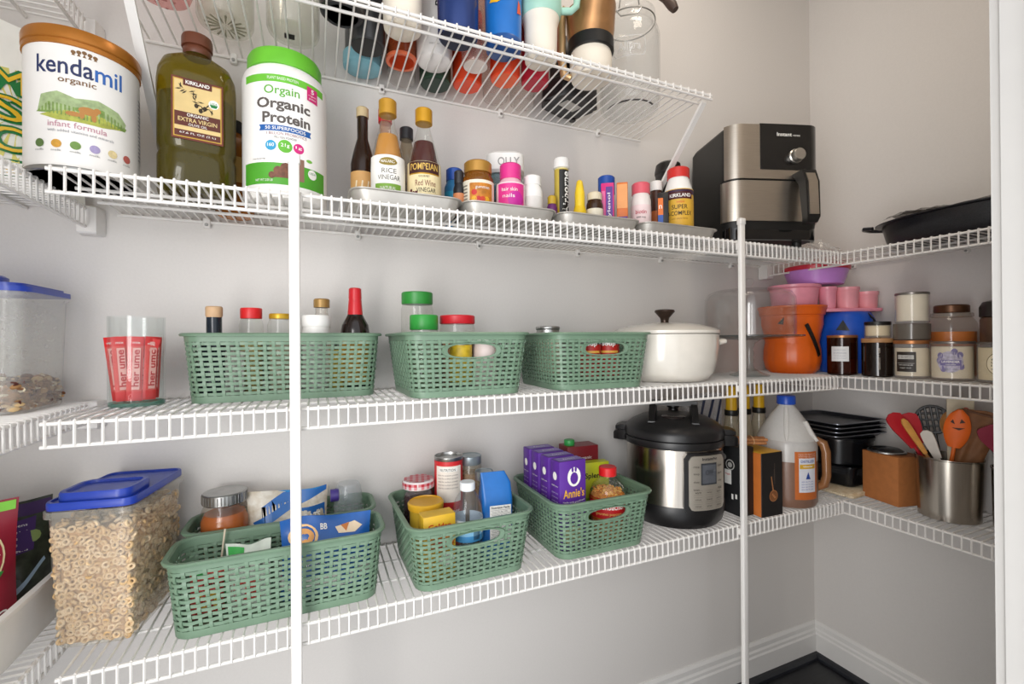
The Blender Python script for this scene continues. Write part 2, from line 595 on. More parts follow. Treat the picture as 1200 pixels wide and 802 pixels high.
def basket(name, W, Dp, W0, D0, H, handles, rc=.028):
    """open woven plastic basket; W, Dp at the rim, W0, D0 at the base; handles: list of side indices (0 front, 2 back)"""
    def path(t):
        w, d = W0 + (W - W0) * t, D0 + (Dp - D0) * t
        r = rc
        segs = [((w / 2 - r, -d / 2 + r), -90), ((w / 2 - r, d / 2 - r), 0), ((-w / 2 + r, d / 2 - r), 90), ((-w / 2 + r, -d / 2 + r), 180)]
        pts = []
        for (cx, cy), a0 in segs:
            for i in range(9):
                a = R(a0 + 90 * i / 8)
                pts.append(Vector((cx + r * math.cos(a), cy + r * math.sin(a), 0)))
        pts.append(pts[0])
        L = [0]
        for i in range(len(pts) - 1):
            L.append(L[-1] + (pts[i + 1] - pts[i]).length)
        return pts, L

    cache = {}

    def P(u, z, off):
        key = round(z, 5)
        if key not in cache:
            cache[key] = path(z / H)
        pts, L = cache[key]
        s = (u % 1.0) * L[-1]
        lo = 0
        while lo < len(L) - 2 and L[lo + 1] < s:
            lo += 1
        k = (s - L[lo]) / max(L[lo + 1] - L[lo], 1e-9)
        p = pts[lo].lerp(pts[lo + 1], k)
        t = (pts[lo + 1] - pts[lo]).normalized()
        nn = Vector((t.y, -t.x, 0))
        return (p.x + nn.x * off, p.y + nn.y * off, z)

    per = 2 * (W + Dp)
    N = int(per / .0152)
    rows = 11
    z0, z1 = .011, H - .013
    pit = (z1 - z0) / rows
    hz = H * .72
    hw, hh = .052, .0135

    def hole(u, z):
        x, y, _ = P(u, z, 0)
        if 'f' in handles and y < -D0 / 2 * .9 or 'b' in handles and y > D0 / 2 * .9:
            return (x / hw) ** 2 + ((z - hz) / hh) ** 2 < 1.15
        return False
    m = MB()
    th = .0009
    for r_ in range(rows):
        zc = z0 + pit * (r_ + .5)
        run = []

        def flush(run, closed):
            if len(run) < 2:
                return
            rings = []
            for u, o_ in run:
                rings.append([P(u, zc - .0026, o_ + th), P(u, zc + .0026, o_ + th), P(u, zc + .0026, o_ - th), P(u, zc - .0026, o_ - th)])
            if closed:
                rings.append(rings[0])
            m.loft(rings, BGREEN, not closed, not closed)
        broken = False
        for i in range(2 * N + 1):
            u = i / (2 * N)
            k = (i // 2 + r_) % 2
            o_ = 0.0 if i % 2 else (.0013 if k else -.0013)
            if hole(u, zc):
                flush(run, False)
                run = []
                broken = True
            else:
                run.append((u, o_))
        flush(run, not broken)
    for i in range(N):
        u = i / N
        du = .0029 / per
        seq = []
        for j in range(rows * 2 + 1):
            z = z0 + pit * j / 2
            k = (i + j // 2) % 2
            o_ = 0.0 if j % 2 == 0 else (-.0013 if k else .0013)
            if hole(u, z):
                if len(seq) > 1:
                    m.loft(seq, BGREEN)
                seq = []
            else:
                seq.append([P(u - du, z, o_ + th), P(u + du, z, o_ + th), P(u + du, z, o_ - th), P(u - du, z, o_ - th)])
        if len(seq) > 1:
            m.loft(seq, BGREEN)
    nn = 72
    for a, b_ in ((0.0, z0 + .001), (z1 - .001, H)):
        rings = [[P(i / nn, z, o_) for i in range(nn)] for z, o_ in ((a, .0016), (b_, .0016), (b_, -.0016), (a, -.0016), (a, .0016))]
        m.loft(rings, BGREEN, False, False)
    m.loft([[P(i / nn, 0.0, .001) for i in range(nn)], [P(i / nn, .003, .001) for i in range(nn)]], BGREEN)
    bm = m
    rim = MB()
    rings = [[P(i / nn, H * 1.0 + dz, o_) for i in range(nn)] for dz, o_ in
             ((-.004, .0022), (-.004, .0075), (-.001, .0085), (.0015, .006), (.0015, 0), (-.002, -.002), (-.004, .0022))]
    rim.loft(rings, BGREEN, False, False)
    hd = []
    for h in handles:
        y0 = (D0 + (Dp - D0) * .72) / 2
        sgn = -1 if h == 'f' else 1
        tilt = (Dp - D0) / 2 / H
        hb = MB()
        ring = []
        for i in range(28):
            a = 2 * PI * i / 28
            sx = math.copysign(abs(math.cos(a)) ** .75, math.cos(a))
            sz = math.copysign(abs(math.sin(a)) ** .75, math.sin(a))
            ring.append((sx, sz))
        rr_ = []
        for k, off in ((.93, .002), (1.12, .0035), (1.16, 0), (1.12, -.002), (.93, -.002), (.93, .002)):
            rr_.append([(hw * x * (k if k > 1 else .95), sgn * (y0 + tilt * z * hh * k + off), hz + z * hh * k) for x, z in ring])
        hb.loft(rr_, BGREEN, False, False)
        hd.append(hb)
    return bm, rim, hd


def make_basket(label, loc, rz, big, group):
    key = 'big' if big else 'small'
    if key not in BK_CACHE:
        W, Dp, W0, D0 = (.258, .250, .219, .210) if big else (.340, .122, .308, .096)
        bm, rim, hd = basket(key, W - .012, Dp - .012, W0, D0, .122, ('f', 'b') if big else ())
        t = thing('woven_basket', label, 'basket', loc, rz, group)
        bm.build('woven_body', t)
        rim.build('rim', t)
        for h in hd:
            h.build('handle', t)
        BK_CACHE[key] = t
        return t
    return dup(BK_CACHE[key], loc, rz, label, group)


BK_CACHE = {}
WT = .0022
G3, G4 = 'green woven baskets on the middle shelf', 'green woven baskets on the lowest shelf'
make_basket('long green woven basket holding the red capped sauce bottle', (-.0475, -.105, Z3 + WT), R(0), False, G3)
make_basket('green woven basket with green lidded spice jars sticking out', (.274, -.146, Z3 + WT), R(1), True, G3)
make_basket('green woven basket beside the cream cooking pot', (.582, -.148, Z3 + WT), R(-2), True, G3)
make_basket('long green woven basket at the shelf edge holding blue snack bags', (-.054, -.186, Z4 + WT), R(0.6), False, G4)
make_basket('long green woven basket at the back holding the amber lidded jar', (-.056, -.0622, Z4 + WT), R(0), False, G4)
make_basket('green woven basket with a checked lid jam jar and a water bottle', (.2785, -.146, Z4 + WT), R(1.5), True, G4)
make_basket('green woven basket holding the row of purple boxes', (.5815, -.146, Z4 + WT), R(0), True, G4)

# ------------------------------------------------------------------ builders for containers


def P(mb, name, o, label=None, **k):
    return mb.build(name, o, label, **k)


def vessel(name, label, cat, x, y, z, prof, mat, cap=None, labels=(), fill=None, group=None, rz=None, sq=(1, 1), n=28, capname='cap', bodyname='body', open_top=False):
    """upright turned container. prof (r, z); cap (prof, mat); labels (rad, z0, z1, half_angle, centre_angle, mat, extras(mb, map)); fill (prof, mat)"""
    o = thing(name, label, cat, (x, y, z), face(x, y) if rz is None else rz, group)
    b = MB().lathe(prof, mat, n, cap1=not open_top, sq=sq)
    P(b, bodyname, o)
    if fill:
        P(MB().lathe(fill[0], fill[1], n, sq=sq), 'contents', o)
    if cap:
        P(MB().lathe(cap[0], cap[1], n, sq=sq), capname, o)
    for rad, z0, z1, ha, ac, lm, ex in labels:
        m = MB()
        mp = cyl(rad, ac, 0, sq)
        r0 = rad((z0 + z1) / 2) if callable(rad) else rad
        nn = max(4, int(ha / .12))
        if callable(rad):
            for i in range(4):
                m.rect(mp, -ha * r0, z0 + (z1 - z0) * i / 4, ha * r0, z0 + (z1 - z0) * (i + 1) / 4, lm, 0, nn * 2)
        else:
            m.rect(mp, -ha * r0, z0, ha * r0, z1, lm, 0, nn * 2)
        if ex:
            ex(m, mp)
        P(m, 'label', o, sharp=60)
    return o


def ridged(r, z0, z1):
    return [(r, z0), (r, z1 - .002), (r - .002, z1), (r * .5, z1)]


def carton(name, label, cat, x, y, z, w, d, h, rz, m, fronts=(), group=None, side=None, top=None):
    """folding box; fronts: list of fn(mb, map) drawn on the front face, map origin = centre of the front"""
    o = thing(name, label, cat, (x, y, z), rz, group)
    b = MB().rbox(w, d, 0, h, .0015, m, .0008, n=2)
    P(b, 'carton', o)
    if fronts:
        b = MB()
        mp = plane((0, -d / 2, h / 2), (1, 0, 0), (0, 0, 1))
        for f_ in fronts:
            f_(b, mp)
        P(b, 'printed_front', o, smooth=False)
    if side:
        b = MB()
        mp = plane((-w / 2, 0, h / 2), (0, -1, 0), (0, 0, 1))
        side(b, mp)
        P(b, 'printed_side', o, smooth=False)
    if top:
        b = MB()
        mp = plane((0, 0, h), (1, 0, 0), (0, 1, 0))
        top(b, mp)
        P(b, 'printed_top', o, smooth=False)
    return o


def pouch(mb, w, h, d, m, m2=None, seal=.012, wob=.004, seed=1, lean=0.0):
    """filled bag with flat crimped top: two skins bulging apart"""
    r = random.Random(seed)
    ph = [r.uniform(0, 6) for _ in range(6)]

    def prof(v):
        if v > 1 - seal / h:
            return 0.03
        return max(0.03, min(1, (v * 7 + .25)) ** .5 * (1 - (v / (1 - seal / h)) ** 3.2))

    def skin(sgn):
        def f_(u, v):
            x = (u - .5) * w * (1 - .05 * math.sin(PI * v))
            e = (1 - abs(2 * u - 1) ** 3)
            t = sgn * d / 2 * e * prof(v) + wob * (math.sin(9 * u + 7 * v + ph[0]) + math.sin(17 * u - 11 * v + ph[1]) * .5) * prof(v) * sgn * e
            y = t + lean * v + .003 * math.sin(11 * u + ph[2]) * max(0, v - .75) * 4
            return (x, y, h * v + .004 * math.sin(5 * u + ph[3]) * v)
        return f_
    mb.sheet(skin(-1), 18, 18, m)
    mb.sheet(skin(1), 18, 18, m2 or m)
    return skin(-1)


def bagmap(fn, w, h):
    """lay artwork on a pouch front: u, v metres from the pouch centre bottom"""
    def f_(u, v, l):
        p = fn(min(1, max(0, u / w + .5)), min(1, max(0, v / h)))
        return (p[0], p[1] - .0006 - l * LIFT, p[2])
    return f_


S2 = Z2 + WT
# ------------------------------------------------------------------ upper main shelf: left end
# green and white flour bag
GW = M('#f3f2ea', 0.55, noise=.02)
LEAF = M('#4f9a2e', 0.5, noise=.05)
DGREEN = M('#117a3a', 0.5)
YEL = M('#f2c52c', 0.5)
o = thing('flour_bag', 'white bag of corn flour with stacked green and yellow letters at the left edge', 'flour bag', (-.462, -.062, S2), R(27))
m = MB()
fn = pouch(m, .172, .288, .060, GW, seed=4, seal=.02)
P(m, 'bag', o)
m = MB()
mp = bagmap(fn, .172, .288)
for i in range(13):
    a = R(14 * i - 80)
    m.poly(mp, [(.02 * math.cos(a), .125 + .02 * math.sin(a)), (.080 * math.cos(a - .06), .125 + .080 * math.sin(a - .06)), (.080 * math.cos(a + .06), .125 + .080 * math.sin(a + .06))], M('#e6dc7a', .6), 0)
    a += PI
    m.poly(mp, [(.02 * math.cos(a), .125 + .02 * math.sin(a)), (.080 * math.cos(a - .06), .125 + .080 * math.sin(a - .06)), (.080 * math.cos(a + .06), .125 + .080 * math.sin(a + .06))], M('#e6dc7a', .6), 0)
for i, (s_, v) in enumerate((('MA', .182), ('SE', .132), ('CA', .082))):
    m.text(mp, s_, .014, v, .098, .047, DGREEN, 4, .07)
    m.text(mp, s_, .014, v, .090, .040, YEL, 8, .0)
m.rect(mp, -.055, .022, .080, .050, DGREEN, 1, 10)
m.text(mp, 'INSTANT CORN', .02, .041, .09, .008, PAPER, 2)
m.text(mp, 'MASA FLOUR', .02, .030, .08, .008, YEL, 2)
m.rect(mp, -.082, .045, -.050, .072, M('#e07a2a', .5), 2, 3)
m.disc(mp, -.067, .058, .010, INK, 3, 12)
m.disc(mp, -.045, .248, .026, LEAF, 1, ry=.013)
m.disc(mp, -.045, .248, .0235, GW, 2, ry=.011)
m.text(mp, 'gluten free', -.045, .248, .034, .006, LEAF, 3)
for q in ((-.045, .205, 2.2), (-.05, .19, 2.9), (-.03, .215, 1.5), (.01, .215, 1.0), (-.052, .150, 3.6)):
    c, s_ = math.cos(q[2]), math.sin(q[2])
    m.poly(mp, [(q[0], q[1]), (q[0] + .014 * c - .006 * s_, q[1] + .014 * s_ + .006 * c), (q[0] + .032 * c, q[1] + .032 * s_), (q[0] + .014 * c + .006 * s_, q[1] + .014 * s_ - .006 * c)], LEAF, 2)
P(m, 'printing', o, sharp=60)

# infant formula tin
NAVY = M('#1f2f6e', .5)
BROWN = M('#7d5a34', .5)


def kend(m, mp):
    m.text(mp, 'kenda', -.023, .153, .066, .026, M('#23305e', .5), 1, .012)
    m.text(mp, 'mil', .0285, .153, .034, .026, M('#2f66b4', .5), 1, .012)
    m.text(mp, 'organic', -.008, .131, .042, .011, BROWN, 1, .01)
    for i in range(5):
        m.disc(mp, -.012 + .006 * i, .177 - .0012 * abs(i - 2), .0028, BROWN, 1, 10)
        m.poly(mp, [(-.014 + .006 * i, .17), (-.010 + .006 * i, .17), (-.012 + .006 * i, .175)], BROWN, 1)
    # meadow picture
    for pts, c in (([(-.055, .085), (-.05, .108), (-.03, .114), (-.01, .107), (.015, .112), (.04, .105), (.052, .092), (.05, .085)], '#a9bd8a'),
                   ([(-.057, .083), (-.04, .098), (-.01, .094), (.02, .1), (.053, .085), (.05, .08), (0, .078)], '#7f9c4e'),
                   ([(-.052, .079), (-.02, .088), (.02, .089), (.046, .08), (.02, .0735), (-.03, .0725)], '#b5bb52')):
        m.poly(mp, pts, M(c, .6, noise=.15, nscale=120), 1)
    for cx, cy, rx, ry in ((.004, .092, .011, .006), (.014, .096, .004, .004), (-.012, .084, .009, .0035), (-.003, .085, .003, .006), (.01, .084, .003, .006)):
        m.disc(mp, cx, cy, rx, M('#b98142', .6), 2, 12, ry)
    m.text(mp, 'infant formula', -.008, .067, .066, .0085, M('#c3899a', .5), 2)
    m.text(mp, 'with added vitamins and minerals', -.004, .0575, .075, .004, M('#9a9aa0', .5), 2)
    for i, c in enumerate(('#5d7a40', '#d9a033', '#6f9440', '#a79bc4', '#ead6a0', '#c0635a')):
        m.disc(mp, -.052 + .021 * i, .038, .006, M(c, .5, noise=.1, nscale=200), 2)
        m.text(mp, 'milk', -.052 + .021 * i, .0285, .012, .003, M('#8a8a8a', .5), 2)
    m.text(mp, 'lorem nutrition table', .098, .12, .02, .003, M('#a0a0a8', .5), 2)
    for i in range(16):
        m.rect(mp, .082, .145 - .0065 * i, .108, .148 - .0065 * i, M('#c5c2c8', .5), 1, 4)


KB = M('#eeebe6', .35, noise=.01)
o = vessel('formula_tin', 'white round formula tin with a wide gold lid', 'tin', -.334, -.168, S2,
           [(.0655, 0), (.0675, .002), (.0675, .184)], KB,
           cap=([(.0675, .183), (.070, .184), (.070, .190), (.0685, .191), (.0705, .193), (.0705, .206), (.069, .210), (.064, .212), (.06, .209)], M('#b9752b', .3, .45, noise=.05)), capname='lid',
           labels=[(.0675, .010, .183, 2.2, 0, M('#f0ede9', .4, noise=.01), kend)], n=48)
P(MB().lathe([(.066, .0), (.0685, .0015), (.0685, .006), (.0676, .0075)], TIN, 48), 'bottom_rim', o)


def oilshape(k=1.0):
    return [(.030, 0), (.052, .002), (.058, .010), (.058, .066), (.0555, .072), (.0555, .078), (.058, .085), (.0585, .195), (.057, .212), (.050, .230), (.036, .245), (.024, .252), (.0195, .256), (.0195, .268)]


def sqlathe(mb, prof, m, n=40, p=3.2, c=(0, 0)):
    rings = []
    for r, z in prof:
        rg = []
        e = p if r > .04 else 2.0
        for j in range(n):
            a = 2 * PI * j / n
            cs, sn = math.cos(a), math.sin(a)
            k = (abs(cs) ** e + abs(sn) ** e) ** (-1 / e)
            rg.append((r * cs * k + c[0], r * sn * k + c[1], z))
        rings.append(rg)
    return mb.loft(rings, m)


def oil(m, mp):
    m.rect(mp, -.036, -.051, .036, .051, M('#6d2c1a', .5), 1)
    m.rect(mp, -.0335, -.048, .0335, .048, M('#c9a13c', .5), 2)
    m.rect(mp, -.0318, -.0463, .0318, .0463, M('#e0c486', .55, noise=.06), 3)
    m.rect(mp, -.020, .038, .020, .050, M('#5b2413', .5), 4)
    m.text(mp, 'KIRKLAND', 0, .044, .033, .006, PAPER, 5, .02)
    m.rect(mp, -.0318, -.029, .0318, -.006, M('#5b2413', .5), 4)
    m.text(mp, 'ORGANIC', 0, -.010, .030, .0052, PAPER, 5, .01)
    m.text(mp, 'EXTRA VIRGIN', 0, -.0185, .054, .0068, M('#e2c98a', .5), 5, .01)
    m.text(mp, 'OLIVE OIL', 0, -.0258, .026, .004, PAPER, 5)
    m.text(mp, '67.6 FL OZ (2 L)', 0, -.041, .050, .004, PAPER, 6)
    m.rect(mp, -.0318, -.0463, .0318, -.036, M('#5b2413', .5), 4)
    br = M('#3a2c16', .6)
    r = random.Random(3)
    for i in range(20):
        t = i / 19
        cx, cy, a = -.024 + .044 * t, .032 - .028 * t + .004 * math.sin(7 * t), r.uniform(0, 6.28)
        m.poly(mp, [(cx, cy), (cx + .005 * math.cos(a) - .0012 * math.sin(a), cy + .005 * math.sin(a) + .0012 * math.cos(a)), (cx + .010 * math.cos(a), cy + .010 * math.sin(a)), (cx + .005 * math.cos(a) + .0012 * math.sin(a), cy + .005 * math.sin(a) - .0012 * math.cos(a))], br, 4)
    for cx, cy in ((-.002, .008), (.010, .006), (.004, .001)):
        m.disc(mp, cx, cy, .003, br, 4, 10, .004)
    m.disc(mp, .0225, .016, .0075, PAPER, 4)
    m.text(mp, 'USDA', .0225, .0175, .010, .0035, DGREEN, 5)
    m.poly(mp, [(.0165, .0155), (.0285, .0155), (.026, .0105), (.019, .0105)], DGREEN, 5)


OILG = G('#b5a63a', .24, '#8c7d16', hr=.2)
o = thing('olive_oil_bottle', 'large olive oil bottle of dark green plastic with a brown cap', 'oil bottle', (-.191, -.130, S2), face(-.196, -.13))
P(sqlathe(MB(), oilshape(), OILG), 'bottle', o)
oc = [(r - .003, max(z, .003)) for r, z in oilshape() if z < .17] + [(.0545, .170)]
P(sqlathe(MB(), oc, M('#2c2a0a', .15, noise=.1)), 'oil', o, 'dark green oil filling the bottle to its shoulder')
P(MB().lathe([(.0205, .257), (.0215, .260), (.0215, .268), (.020, .270), (.0235, .271), (.0235, .287), (.022, .291), (.01, .2915)], M('#6a3a26', .4, noise=.04), 24), 'cap', o)
m = MB()
oil(m, plane((0, -.0588, .137), (1, 0, 0), (0, 0, 1)))
P(m, 'label', o, smooth=False)
vessel('syrup_bottle', 'amber bottle half hidden behind the olive oil', 'bottle', -.146, -.042, S2,
       [(.03, 0), (.034, .004), (.034, .12), (.026, .145), (.012, .158), (.012, .17)], M('#b06a1c', .25, noise=.06), cap=(ridged(.014, .165, .19), BLACK),
       labels=[(.034, .06, .11, 1.2, .5, M('#dcb158', .5), None)])


def orgain(m, mp):
    g = M('#4fa52c', .5)
    gr = M('#5b5450', .5)
    m.rect(mp, -.075, .206, .075, .219, M('#6cc035', .5), 1, 16)
    m.text(mp, 'PLANT BASED PROTEIN', -.004, .2125, .05, .005, PAPER, 2)
    m.text(mp, 'Orgain', -.006, .190, .058, .020, M('#63ad3c', .5), 1, .012)
    m.text(mp, 'Organic', -.003, .166, .090, .024, gr, 1, .03)
    m.text(mp, 'Protein', .002, .1435, .080, .019, gr, 1, .03)
    m.poly(mp, [(-.044, .1195), (.044, .1195), (.0415, .1245), (.044, .1300), (-.044, .1300), (-.0415, .1245)], M('#1c5ea8', .5), 1)
    m.text(mp, '50 SUPERFOODS', 0, .1248, .066, .006, PAPER, 2, .01)
    m.text(mp, '1 BILLION PROBIOTICS', .002, .1155, .066, .005, M('#8a4a5a', .5), 1)
    m.text(mp, 'PROTEIN POWDER', .0, .1085, .036, .004, gr, 1)
    for u, c, s_, r_ in ((-.024, '#2a9bc9', '160', .009), (-.001, '#63b431', '21g', .0115), (.021, '#d0247c', '1g', .009)):
        m.disc(mp, u, .094, r_, M(c, .5), 1)
        m.text(mp, s_, u, .095, r_ * 1.2, r_ * .7, PAPER, 2, .01)
    m.poly(mp, [(.036, .188), (.058, .186), (.058, .212), (.036, .214)], M('#cf2474', .5), 2)
    m.text(mp, '5', .047, .206, .006, .008, PAPER, 3, .02)
    m.text(mp, 'organic', .047, .198, .017, .003, PAPER, 3)
    m.text(mp, 'greens', .047, .192, .015, .003, PAPER, 3)
    m.rect(mp, -.078, .026, .078, .064, g, 1, 16)
    choc = M('#7a4a34', .5, noise=.2, nscale=150)
    m.poly(mp, [(-.018, .038), (.012, .038), (.012, .048), (-.018, .048)], choc, 2)
    for u, v, r_ in ((-.012, .05, .008), (.0, .056, .009), (.007, .05, .007), (-.022, .042, .006)):
        m.disc(mp, u, v, r_, choc, 2, 12)
    m.rect(mp, .012, .036, .030, .076, M('#8b6a58', .4), 2, 3)
    m.disc(mp, .046, .054, .009, PAPER, 2)
    m.text(mp, 'USDA', .046, .056, .013, .004, DGREEN, 3)
    m.disc(mp, .040, .077, .006, M('#7cc04a', .5), 1, 12, .003)
    m.text(mp, 'NET WT 2.03 LB', -.036, .033, .03, .004, PAPER, 2)
    m.text(mp, 'creamy chocolate fudge', -.045, .07, .024, .003, gr, 2)


o = vessel('protein_tub', 'tall white protein powder tub with a lime green lid', 'tub', -.050, -.13, S2,
           [(.064, 0), (.070, .004), (.0715, .012), (.0715, .228), (.068, .238), (.060, .243), (.060, .250)], M('#f1eeea', .4, noise=.01),
           cap=([(.058, .2445), (.0635, .245), (.0635, .268), (.060, .2755), (.03, .2765)], M('#6cc233', .4)), capname='lid',
           labels=[(.0715, .022, .222, 2.6, 0, M('#f4f2ee', .45, noise=.01), orgain)], n=44)

# ------------------------------------------------------------------ metal trays and what stands on them
TRAYM = M('#cdc9c2', .42, .55, noise=.08, nscale=20)


def tray(label, x, w):
    o = thing('baking_tray', label, 'metal tray', (x, -.137, S2), 0, 'small metal trays under the vitamins and vinegars')
    d = .198
    m = MB()
    rings = []
    for (ww, dd, z) in ((w - .020, d - .020, .0), (w - .006, d - .006, .026), (w, d, .0265), (w, d, .0285), (w - .004, d - .004, .0290), (w - .010, d - .010, .026), (w - .024, d - .024, .002)):
        rings.append([(px_, py_, z) for px_, py_ in rrect(ww, dd, .028, 6)])
    m.loft(rings, TRAYM)
    P(m, 'pan', o)
    m = MB().tube([(px_, py_, .0275) for px_, py_ in rrect(w, d, .028, 6)], .0016, TRAYM, 6, True)
    P(m, 'rolled_rim', o)
    return o


tray('metal tray carrying the vinegar bottles', .165, .212)
tray('metal tray carrying the gold capped and pink capped supplement jars', .3785, .212)
tray('metal tray carrying the tall black and white effervescent tube', .598, .218)
tray('metal tray nearest the air fryer', .833, .240)
TZ = S2 + .0025
GLS = G('#f2f5ee', .05)
# vinegars
vessel('sauce_bottle', 'dark brown bottle with a kraft paper band behind the vinegars', 'bottle', .094, -.085, TZ,
       [(.02, 0), (.0245, .004), (.0245, .12), (.018, .15), (.011, .175), (.011, .225)], M('#2b1a12', .2), cap=(ridged(.0125, .22, .241), M('#c9b38a', .5)),
       labels=[(.0245, .02, .10, 1.6, .0, M('#d8a868', .6, noise=.05), lambda m, mp: [m.poly(mp, [(-.02 + .012 * i, .03), (-.014 + .012 * i, .08), (-.011 + .012 * i, .08), (-.017 + .012 * i, .03)], M('#f0e2c2', .6), 1) for i in range(4)])], group=None)
vessel('red_cap_bottle', 'clear bottle with a bright red cap behind the rice vinegar', 'bottle', .142, -.075, TZ,
       [(.02, 0), (.023, .004), (.023, .15), (.014, .185), (.012, .19), (.012, .225)], G('#e9d2c4', .35, '#d9a98c'), cap=(ridged(.0145, .222, .252), RED),
       labels=[(.023, .05, .13, 1.6, 0, M('#e8d9c0', .5), None)])


def vin(label, x, y, r, h, liq, lm, ex, capc):
    pr = [(r * .8, 0), (r, .005), (r, h * .42), (r * .93, h * .5), (r * .75, h * .62), (r * .5, h * .75), (.0135, h * .82), (.0135, h * .9)]
    return vessel('vinegar_bottle', label, 'vinegar bottle', x, y, TZ, pr, GLS, cap=(ridged(.0175, h * .87, h), capc), labels=[(lambda z: r if z < h * .42 else r * .97, .012, h * .48, 1.35, 0, lm, ex)],
                  fill=([(r - .003, .004), (r - .003, h * .42), (r * .75 - .003, h * .62), (r * .56, h * .69)], liq), group='bottles on the vinegar tray')


def ricelab(m, mp):
    k = M('#4c4436', .5)
    m.disc(mp, 0, .097, .018, M('#8f7a2e', .5), 1, 20, .008)
    m.text(mp, 'NAKANO', 0, .097, .026, .006, PAPER, 2, .01)
    m.text(mp, 'RICE', .002, .079, .028, .0095, k, 1)
    m.text(mp, 'VINEGAR', .002, .066, .044, .0095, k, 1)
    m.rect(mp, -.026, .036, .026, .054, M('#7ba63c', .5), 1)
    m.text(mp, 'NATURAL', 0, .045, .03, .006, PAPER, 2)
    m.disc(mp, 0, .023, .017, M('#b4c46a', .5), 1, 16, .009)
    m.text(mp, 'SPLASH', 0, .023, .02, .005, k, 2)


def pomp(m, mp):
    m.rect(mp, -.034, .084, .034, .108, M('#3d130f', .5), 1)
    m.rect(mp, -.034, .0815, .034, .084, GOLD, 1)
    m.text(mp, 'POMPEIAN', 0, .097, .058, .014, M('#e0b95c', .5), 2, .01)
    m.text(mp, 'GOURMET', 0, .077, .022, .004, INK, 1)
    m.text(mp, 'Red Wine', .003, .064, .042, .012, M('#7b2a20', .5), 1)
    m.text(mp, 'VINEGAR', .004, .050, .040, .009, INK, 1)
    m.rect(mp, -.034, .014, .034, .030, M('#7c1f1a', .5), 1)
    m.rect(mp, -.034, .030, .034, .032, GOLD, 1)
    for i in range(7):
        m.disc(mp, -.028 + .006 * (i % 3), .04 + .005 * (i // 3), .003, M('#5a1526', .5), 2, 8)


vin('rice vinegar bottle with pale liquid, white label and gold cap', .136, -.155, .0335, .230, M('#c98a3a', .15, noise=.03), PAPER, ricelab, M('#c9952f', .35, .3))
vin('red wine vinegar bottle with dark liquid, cream label and gold cap', .209, -.155, .0350, .226, M('#4a1410', .12, noise=.05), M('#ecdcae', .5), pomp, M('#d29a1e', .35, .3))
vessel('dropper_bottle', 'slim bottle with a ridged black cap between the two vinegars', 'bottle', .186, -.085, TZ,
       [(.018, 0), (.02, .004), (.02, .15), (.015, .17), (.012, .18), (.012, .19)], G('#d8d2c6', .3, '#b6a58c'), cap=(ridged(.0145, .188, .214), M('#2b2b30', .4)))


def pill(name, label, x, y, r, h, body, capm, cr=None, ch=.028, labels=(), group=None, neck=.12, cat='bottle', rz=None):
    cr = cr or r * .82
    hb = h - ch
    pr = [(r * .9, 0), (r, .004), (r, hb * (1 - neck) - .004), (r * .97, hb * (1 - neck)), (cr * .9, hb), (cr * .9, hb + .004)]
    return vessel(name, label, cat, x, y, TZ, pr, body, cap=([(cr, hb), (cr, h - .003), (cr - .003, h), (cr * .4, h)], capm), labels=labels, group=group, rz=rz)


def lines(*rows):
    """label artwork rows: (text, v, w, h, material) or ('#', v0, v1, halfw, material)"""
    def f_(m, mp):
        for q in rows:
            if q[0] == '#':
                m.rect(mp, -q[3], q[1], q[3], q[2], q[4], 1)
            else:
                m.text(mp, q[0], 0, q[1], q[2], q[3], q[4], 2, .01)
    return f_


BLUE = M('#1d4fa8', .4)
PINK = M('#e0348c', .4)
ORANGE = M('#e2701c', .45)
PURPLE = M('#5a2b86', .45)
GV = 'vitamin bottles and jars on the metal trays'
pill('vitamin_bottle', 'vitamin bottle with a blue cap left of the gold lidded gummy jar', .291, -.095, .0225, .135, M('#2f7fb4', .4), BLUE, labels=[(.0225, .02, .08, 1.5, .2, M('#2aa0c9', .5), None)], group=GV)
pill('vitamin_bottle', 'small black bottle with an orange label below the blue capped one', .284, -.155, .0125, .110, M('#222226', .4), M('#2a2a2e', .4), labels=[(.0125, .012, .06, 1.5, .0, M('#d88a5a', .5), None)], group=GV)


def gold(m, mp):
    m.rect(mp, -.018, .02, .034, .078, M('#d8892a', .5, noise=.2, nscale=80), 1)
    for i in range(9):
        m.disc(mp, -.008 + .009 * (i % 4), .03 + .014 * (i // 4), .006, M(('#d8452a', '#f0b429', '#c9302a')[i % 3], .5), 2, 10)
    for i in range(7):
        m.rect(mp, -.048, .03 + .007 * i, -.024, .033 + .007 * i, M('#8a8378', .5), 1)
    m.text(mp, 'gummies', .010, .068, .03, .008, PAPER, 3)


pill('vitamin_jar', 'clear amber gummy vitamin jar with a gold lid', .325, -.16, .034, .130, G('#d99a44', .4, '#c07a22'), M('#b98a3e', .35, .4), cr=.030, ch=.024, labels=[(.034, .012, .085, 1.8, 0, M('#efe6d2', .5), gold)], group=GV, cat='jar')
# gummy tub with a rounded white lid
o = thing('gummy_tub', 'clear squarish gummy tub with a large white lettered lid behind the pink bottle', 'tub', (.420, -.085, TZ), face(.42, -.085))
P(MB().rbox(.080, .080, .0, .135, .02, G('#dfeef0', .3, '#9fc9d2'), .004, n=6), 'tub', o)
P(MB().rbox(.072, .072, .006, .110, .018, M('#5cb3c4', .6, noise=.3, nscale=90), .004, n=6), 'gummies', o)
m = MB().rbox(.088, .088, .137, .186, .024, WHITE, .006, n=6)
m.text(plane((0, -.044, .160), (1, 0, 0), (0, 0, 1)), 'OLLY', .008, 0, .050, .019, M('#9a9a98', .5), 1, .01)
P(m, 'lid', o)


